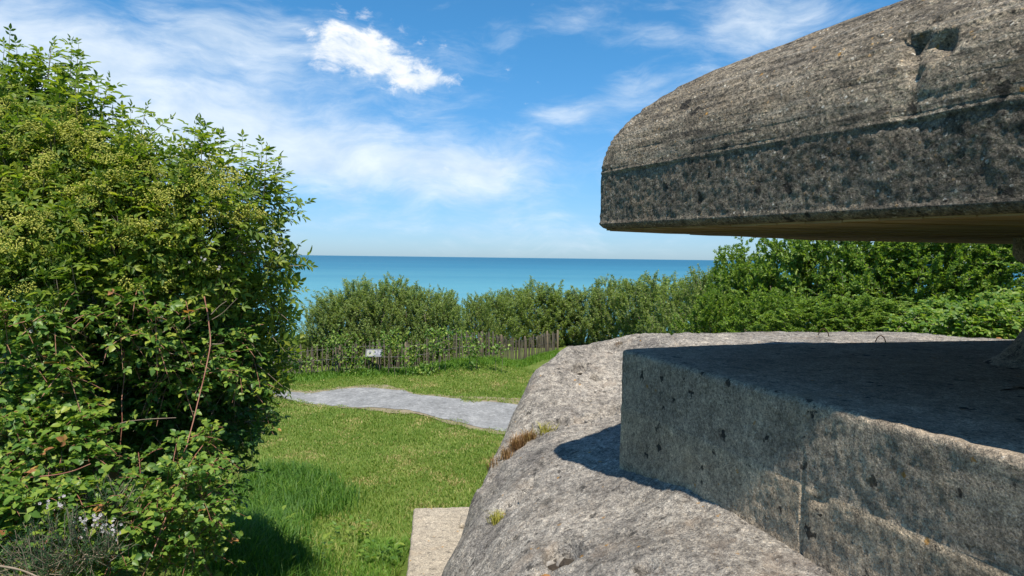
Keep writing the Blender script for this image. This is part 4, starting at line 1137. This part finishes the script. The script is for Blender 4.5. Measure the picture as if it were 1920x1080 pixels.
# ------------------------------------------------------------------ hedge behind the fence
def shrub_mesh(seed, H, Wd, nsh, per, L, Wl, plume, mat):
    global rng
    rng = np.random.default_rng(seed)
    lp, ld, lu, ls, st = [], [], [], [], []
    for k in range(nsh):
        h = rng.random(); th = rng.random() * 6.283
        rr_ = Wd * .5 * math.sqrt(max(.04, 1 - max(0, (h - .45) / .62) ** 2)) * (.75 + .25 * min(1, h * 3)) * rng.uniform(.55, 1.0)
        rr_ *= 1 + .25 * math.sin(th * 3 + seed)
        tip = np.array((rr_ * math.cos(th), rr_ * math.sin(th), H * (.08 + .92 * h) * (1 + .06 * rng.normal())))
        d = np.array((.35 * math.cos(th), .35 * math.sin(th), plume)) + rng.normal(0, .22, 3); d /= np.linalg.norm(d)
        Ls = rng.uniform(.35, .75); b = tip - d * Ls
        st.append((b, tip))
        t_ = rng.random(per) ** .8
        lp.append(b + d * (t_ * Ls)[:, None] + rng.normal(0, .012, (per, 3)))
        v = rng.normal(size=(per, 3)); v -= d * (v @ d)[:, None]; v /= np.linalg.norm(v, axis=1)[:, None]
        ld.append(v + d * .9); lu.append(rng.normal(size=(per, 3)) * .5 + (0, -.3, .6)); ls.append(rng.uniform(.65, 1.2, per) * (1.1 - .35 * t_))
    lp, ld, lu, ls = np.vstack(lp), np.vstack(ld), np.vstack(lu), np.concatenate(ls)
    tv_ = np.array([(0, 0, 0), (L * .45, Wl * .5, Wl * .15), (L, 0, -.1 * L), (L * .45, -Wl * .5, Wl * .15)])
    v, f = scatter(tv_, np.array([(0, 1, 2), (0, 2, 3)]), lp, frames(ld, lu), ls)
    fol = new_mesh('foliage', v, f, mat)
    tw = new_mesh('twig_tangle', *twig_mesh(st, .008), M_BARK)
    stem = [new_mesh('stem', *tube(spline([(0.05 * math.cos(a), .05 * math.sin(a), -.3), (.2 * math.cos(a), .2 * math.sin(a), H * .35), (Wd * .2 * math.cos(a + .4), Wd * .2 * math.sin(a + .4), H * .72)], 8), np.linspace(.05, .014, 8), 6), M_BARK, True) for a in (.3, 2.2, 4.4)]
    return fol, tw, stem, H, Wd
ORD = ['first', 'second', 'third', 'fourth', 'fifth', 'sixth', 'seventh', 'eighth', 'ninth', 'tenth', 'eleventh', 'twelfth', 'thirteenth', 'fourteenth', 'fifteenth', 'sixteenth', 'seventeenth', 'eighteenth', 'nineteenth', 'twentieth', 'twenty-first', 'twenty-second', 'twenty-third', 'twenty-fourth', 'twenty-fifth']
def shrub(var, x, top, D, wpx, label, group, name='hedge_shrub', cat='shrub', zb=None):
    fol, tw, stem, H, Wd = var
    tp = at(x, top, D)
    z = float(ground_z(tp.x, tp.y)) if zb is None else zb
    z = max(z, -5.0)
    o0 = empty(name, (tp.x, tp.y, z), label=label, category=cat, group=group)
    sz = (tp.z - z) / H; sx = wpx * D / F / Wd
    o0.scale = (sx, sx, sz); o0.rotation_euler = (0, 0, random.random() * 6.28)
    link('foliage', fol, o0, kind='stuff'); link('twig_tangle', tw, o0, kind='stuff')
    for s_ in stem: link('stem', s_, o0)
hv = [shrub_mesh(600 + k, 3.3, 2.0, 460, 50, .095, .030, 1.0, M_HEDGE) for k in range(4)]
hedge = [(612, 566, 28, 62), (632, 548, 28.6, 90), (668, 524, 29, 80), (705, 540, 28.2, 85), (742, 524, 29, 80), (775, 538, 28.5, 72), (812, 544, 28, 85), (838, 552, 29, 55), (893, 556, 32, 66), (925, 550, 34, 85), (967, 542, 36, 80), (1010, 534, 37.5, 90), (1052, 545, 37.5, 80), (1097, 540, 37, 90), (1142, 522, 36, 80), (1190, 528, 34, 100), (1237, 518, 32, 90), (1290, 524, 29, 100), (1335, 502, 26, 100)]
for k, (x, t_, D, w_) in enumerate(hedge):
    shrub(hv[k % 4], x, t_, D - (.8 if D < 30 else 0), w_ * random.uniform(1.25, 1.6), f'{ORD[k]} olive-green shrub of the hedge behind the paling fence, counting from the open sea', 'hedge shrubs behind the fence')
shrub(hv[1], 548, 628, 26.5, 70, 'low shrub behind the fence where it meets the elder bush', 'hedge shrubs behind the fence')
gv = [shrub_mesh(650 + k, 4.6, 3.2, 620, 56, .115, .055, .35, M_GREEN) for k in range(3)]
trees = [(1385, 472, 22.5, 120), (1415, 500, 21.5, 130), (1480, 446, 20.5, 150), (1560, 432, 19.5, 170), (1640, 425, 18.8, 180), (1730, 420, 18, 190), (1830, 420, 17.5, 190), (1930, 420, 17, 200)]
for k, (x, t_, D, w_) in enumerate(trees):
    shrub(gv[k % 3], x, t_, D, w_ * 1.35, f'{ORD[k]} tall dark green bush beyond the bunker ledge, counting from the sea', 'tall bushes beyond the bunker', 'tall_bush', 'bush')
front_ = [(1345, 555, 21, 120), (1430, 560, 18.5, 130), (1520, 565, 17, 150), (1610, 560, 16.5, 150), (1700, 570, 16, 150)]
for k, (x, t_, D, w_) in enumerate(front_):
    shrub(gv[(k + 1) % 3], x, t_, D, w_ * 1.3, f'{ORD[k]} lower leafy bush just above the sunlit ledge, counting from the sea', 'lower bushes above the ledge', 'leafy_bush', 'bush')
rng = np.random.default_rng(11)
low_b = [('low_bramble', 'bright low bramble patch beyond the ledge, beside the dark bushes', 1745, 622, 12.5, 80, 40), ('low_bramble', 'bright low bramble patch with pale flowers beyond the ledge, nearest the column', 1870, 612, 11.5, 110, 45)]
for nm, lab, x, y, d, rx, ry in low_b:
    o0, b0 = bramble(nm, lab, [Lobe(x, y, d, rx, ry), Lobe(x + 30, y - 28, d + .6, rx * .8, ry * .8)], 420, 120, M_VINE, 'bramble', M_TWIG, 1.35, .02, .3, .6)
    blossoms(o0, b0, [(x + 10, y - 16, d - .5, 30, rx * .5, 10)])

# climbers on the fence
vt = [single_leaf(.10, .075)]
def climber(label, x, y, rx, ry, n, d=24.6):
    c = np.array(at(x, y, d)); k = d / F
    base = Vector((c[0], c[1], float(ground_z(c[0], c[1]))))
    o0 = empty('climbing_vine', base, label=label, category='vine', group='vines climbing on the paling fence')
    n = int(n * .6)
    pp = c + rng.normal(size=(n, 3)) * (rx * k * .6, .10, ry * k * .55) - (0, .12, 0)
    pp[:, 2] = np.maximum(pp[:, 2], base.z + .02)
    ld = rng.normal(size=(n, 3)) + (0, -.5, -.3); lu = rng.normal(size=(n, 3)) * .5 + (0, -.8, .6)
    v, f = scatter(vt[0][0], tri(vt[0][1]), pp, frames(ld, lu), rng.uniform(.6, 1.3, n))
    child('foliage', new_mesh('foliage', v, f, M_VINE), o0, kind='stuff')
    for s_ in (-1, 1):
        child('stem', new_mesh('stem', *tube(spline([base + Vector((s_ * .1, -.05, -.05)), Vector(c) + Vector((s_ * .15, -.06, -.15)), Vector(c) + Vector((s_ * rx * k * .6, -.06, ry * k * .5))], 10), .008, 5), M_TWIG, True), o0)
for lab, x, y, rx, ry, n in (
        ('thin vine trailing along the fence next to the elder bush', 575, 680, 26, 14, 120),
        ('vine hanging low on the fence beside the picture board', 662, 672, 30, 22, 330),
        ('dark vine tangle on the fence top beside the picture board', 640, 640, 36, 18, 330),
        ('bright vine clump on the fence top just past the picture board', 735, 640, 26, 20, 380),
        ('leafy vine clump at mid height on the fence past the picture board', 768, 668, 20, 16, 240),
        ('vine patch on the fence top above the trailing creeper', 818, 648, 20, 16, 220),
        ('creeper trailing down the fence onto the tall grass', 798, 692, 22, 14, 220),
        ('vine column climbing the fence next to the tall post', 888, 655, 18, 30, 330),
        ('vine sprig on the far fence end beyond the tall post', 936, 652, 18, 10, 110),
        ('small vine at the fence foot below the picture board', 655, 700, 14, 12, 90),
        ('vine sprays arching above the fence near the hedge gap', 830, 622, 40, 10, 220)):
    climber(lab, x, y, rx, ry, n)

# ------------------------------------------------------------------ grass
def blades(P, h, w, lean, mat, name):
    n = len(P)
    th = rng.random(n) * 6.283
    dirv = np.c_[np.cos(th), np.sin(th)] * (lean * rng.uniform(.2, 1, n) * h)[:, None]
    px_ = np.c_[-np.sin(th + rng.normal(0, .8, n)), np.cos(th)] * (w * rng.uniform(.7, 1.3, n))[:, None] * .5
    b1 = P + np.c_[px_, np.zeros(n)]; b2 = P - np.c_[px_, np.zeros(n)]
    mid = P + np.c_[dirv * .35, h * .6]; m1 = mid + np.c_[px_ * .7, np.zeros(n)]; m2 = mid - np.c_[px_ * .7, np.zeros(n)]
    tip = P + np.c_[dirv, h * (1 - .25 * lean)]
    V = np.stack([b1, b2, m2, m1, tip], 1).reshape(-1, 3)
    o5 = np.arange(n)[:, None] * 5
    Fq = np.concatenate([o5 + [0, 1, 2], o5 + [0, 2, 3], o5 + [3, 2, 4]], 0)
    return new_mesh(name, V, Fq, mat)
def lawn_pts(n, x0, x1, y0, y1):
    x, y = rng.uniform(x0, x1, n), rng.uniform(y0, y1, n)
    return x, y
def in_view(x, y, z):
    a, b = project(np.c_[x, y, z])
    return (a > 330) & (a < 1130) & (b > 600) & (b < 1200)
def gz(x, y):
    return ground_z(x, y) + fbm(np.c_[x, y, x * 0], .9, 3, 5) * .05
xs, ys = [], []
for n, y0, y1 in ((120000, 5.5, 10), (120000, 10, 15), (75000, 15, 21), (70000, 20, 27)):
    x, y = lawn_pts(n, -9, 2.5, y0, y1); xs.append(x); ys.append(y)
x, y = np.concatenate(xs), np.concatenate(ys)
z = gz(x, y)
bare = fbm(np.c_[x, y, x * 0], .8, 4, 88)
keep = in_view(x, y, z) & ~path_mask(x, y) & (bare < .55 + rng.normal(0, .06, len(x)))
fr = (x > -1.45) & (x < 1.5) & (y < 9.7)
keep &= ~fr
x, y, z = x[keep], y[keep], z[keep]
patch = fbm(np.c_[x, y, x * 0], .5, 4, 91)
h = (.045 + .05 * rng.random(len(x)) + .05 * np.clip(patch, 0, 1)) * (1 + .6 * sst(-y, -13, -8))
pt2 = fbm(np.c_[x, y, x * 0], 1.1, 5, 97, .65) + .25 * rng.normal(size=len(x))
dry = pt2 > .42
link('dry_grass', blades(np.c_[x, y, z - .01][dry], h[dry] * .8, (.008 + .0006 * y)[dry], .9, M_STRAW, 'dry_grass'), kind='stuff', label='straw coloured dry grass scattered through the lawn', category='grass')
x, y, z, h = x[~dry], y[~dry], z[~dry], h[~dry]
link('lawn_grass', blades(np.c_[x, y, z - .01], h, .007 + .0006 * y, .8, M_LAWN, 'lawn_grass'), kind='stuff', label='short sunlit lawn grass in front of the fence', category='grass')
# long grass: along the fence, under the elder, along the plinth
xs, ys, hs = [], [], []
t = rng.random(26000) * seg[-1]
fx, fy = np.interp(t, seg, fl[:, 0]), np.interp(t, seg, fl[:, 1])
off_ = np.abs(rng.normal(0, .55, len(t)))
xs.append(fx); ys.append(fy - off_ + .15); hs.append(rng.uniform(.12, .42, len(t)) * np.exp(-off_ * .55))
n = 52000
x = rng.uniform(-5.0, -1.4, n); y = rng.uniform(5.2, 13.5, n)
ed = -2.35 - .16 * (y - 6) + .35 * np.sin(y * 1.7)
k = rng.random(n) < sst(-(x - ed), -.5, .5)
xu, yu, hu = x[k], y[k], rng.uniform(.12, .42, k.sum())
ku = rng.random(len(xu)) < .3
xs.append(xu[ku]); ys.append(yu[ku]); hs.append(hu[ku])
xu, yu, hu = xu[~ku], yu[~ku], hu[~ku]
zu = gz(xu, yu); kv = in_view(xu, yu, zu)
link('rank_grass', blades(np.c_[xu, yu, zu - .01][kv], hu[kv], (.008 + .0006 * yu)[kv], .8, M_SHADEGRASS, 'rank_grass'), kind='stuff', label='rank grass at the foot of the elder, its green darkened as painted shade', category='grass')
n = 9000
x = rng.normal(-1.75, .22, n); y = rng.uniform(6, 10, n)
xs.append(x); ys.append(y); hs.append(rng.uniform(.06, .24, n))
x, y, h = np.concatenate(xs), np.concatenate(ys), np.concatenate(hs)
z = gz(x, y)
keep = in_view(x, y, z) & ~((x > -1.45) & (y < 9.7)) & ~path_mask(x, y)
x, y, z, h = x[keep], y[keep], z[keep], h[keep]
link('long_grass', blades(np.c_[x, y, z - .01], h, .007 + .0006 * y, .75, M_LONG, 'long_grass'), kind='stuff', label='long rank grass below the elder and along the fence', category='grass')
# broad-leaved weeds beside the plinth
def weed(label, x, y, n, r_):
    p = onz(x, y, -4.15)
    zz = float(gz(np.array([p.x]), np.array([p.y]))[0])
    o0 = empty('leafy_weed', (p.x, p.y, zz), label=label, category='weed', group='leafy weeds in the grass')
    mesh_ = M_wd[int(rng.integers(2))]
    for j in range(n):
        o = link('leaf', mesh_, o0)
        th = rng.random() * 6.28; rr_ = r_ * math.sqrt(rng.random())
        o.location = (rr_ * math.cos(th), rr_ * math.sin(th), rng.uniform(.03, .32))
        o.rotation_euler = (rng.normal(0, .3), rng.normal(-.2, .3), th); s_ = rng.uniform(.7, 1.5); o.scale = (s_, s_, s_)
M_wd = [new_mesh('leaf', v, tri(f), M_VINE) for v, f in (single_leaf(.11, .06), single_leaf(.09, .05))]
weed('bright leafy weed clump in the grass beside the plinth corner', 655, 1000, 46, .28)
weed('leafy weed clump low in the grass nearest the plinth edge', 715, 1050, 40, .25)
weed('leafy weed at the lower edge of the long grass', 600, 1060, 36, .25)
weed('small leafy weed in the shade below the elder', 520, 1010, 26, .2)

# tufts growing on the concrete
def tuft(label, spots, mat, hmin, hmax, per, wdt=.004):
    pts = [surf_z(x, y) for x, y in spots]
    base = pts[0]
    o0 = empty('grass_tuft', base, label=label, category='grass tuft')
    P = np.vstack([np.array(p) + rng.normal(0, (.028, .028, .006), (per, 3)) for p in pts])
    child('blades', blades(P - (0, 0, .02), rng.uniform(hmin, hmax, len(P)), np.full(len(P), wdt), 1.0, mat, 'blade_mass'), o0, kind='stuff').name = 'blade_mass'
    return o0
tuft('dry reddish-brown grass tuft in the bunker joint', [(962, 838), (972, 830), (985, 822), (998, 815), (1010, 808), (950, 850), (978, 826), (990, 818), (966, 834)], M_DRY, .08, .2, 80, .006)
tuft('green grass tuft at the upper end of the bunker joint', [(1022, 800), (1030, 797), (1040, 794), (1016, 803)], M_YGRASS, .06, .17, 50, .006)
tuft('small yellow-green grass tuft on the bunker shoulder', [(932, 972), (938, 962), (936, 968)], M_YGRASS, .06, .14, 80, .005)
tuft('pale dry grass wisp at the edge of the bunker', [(925, 868), (921, 876)], M_DRY, .07, .18, 50, .006)
tuft('tiny dead grass tuft on the brow beside the ledge crack', [(1160, 643), (1155, 644), (1166, 642)], M_DRY, .02, .06, 30)
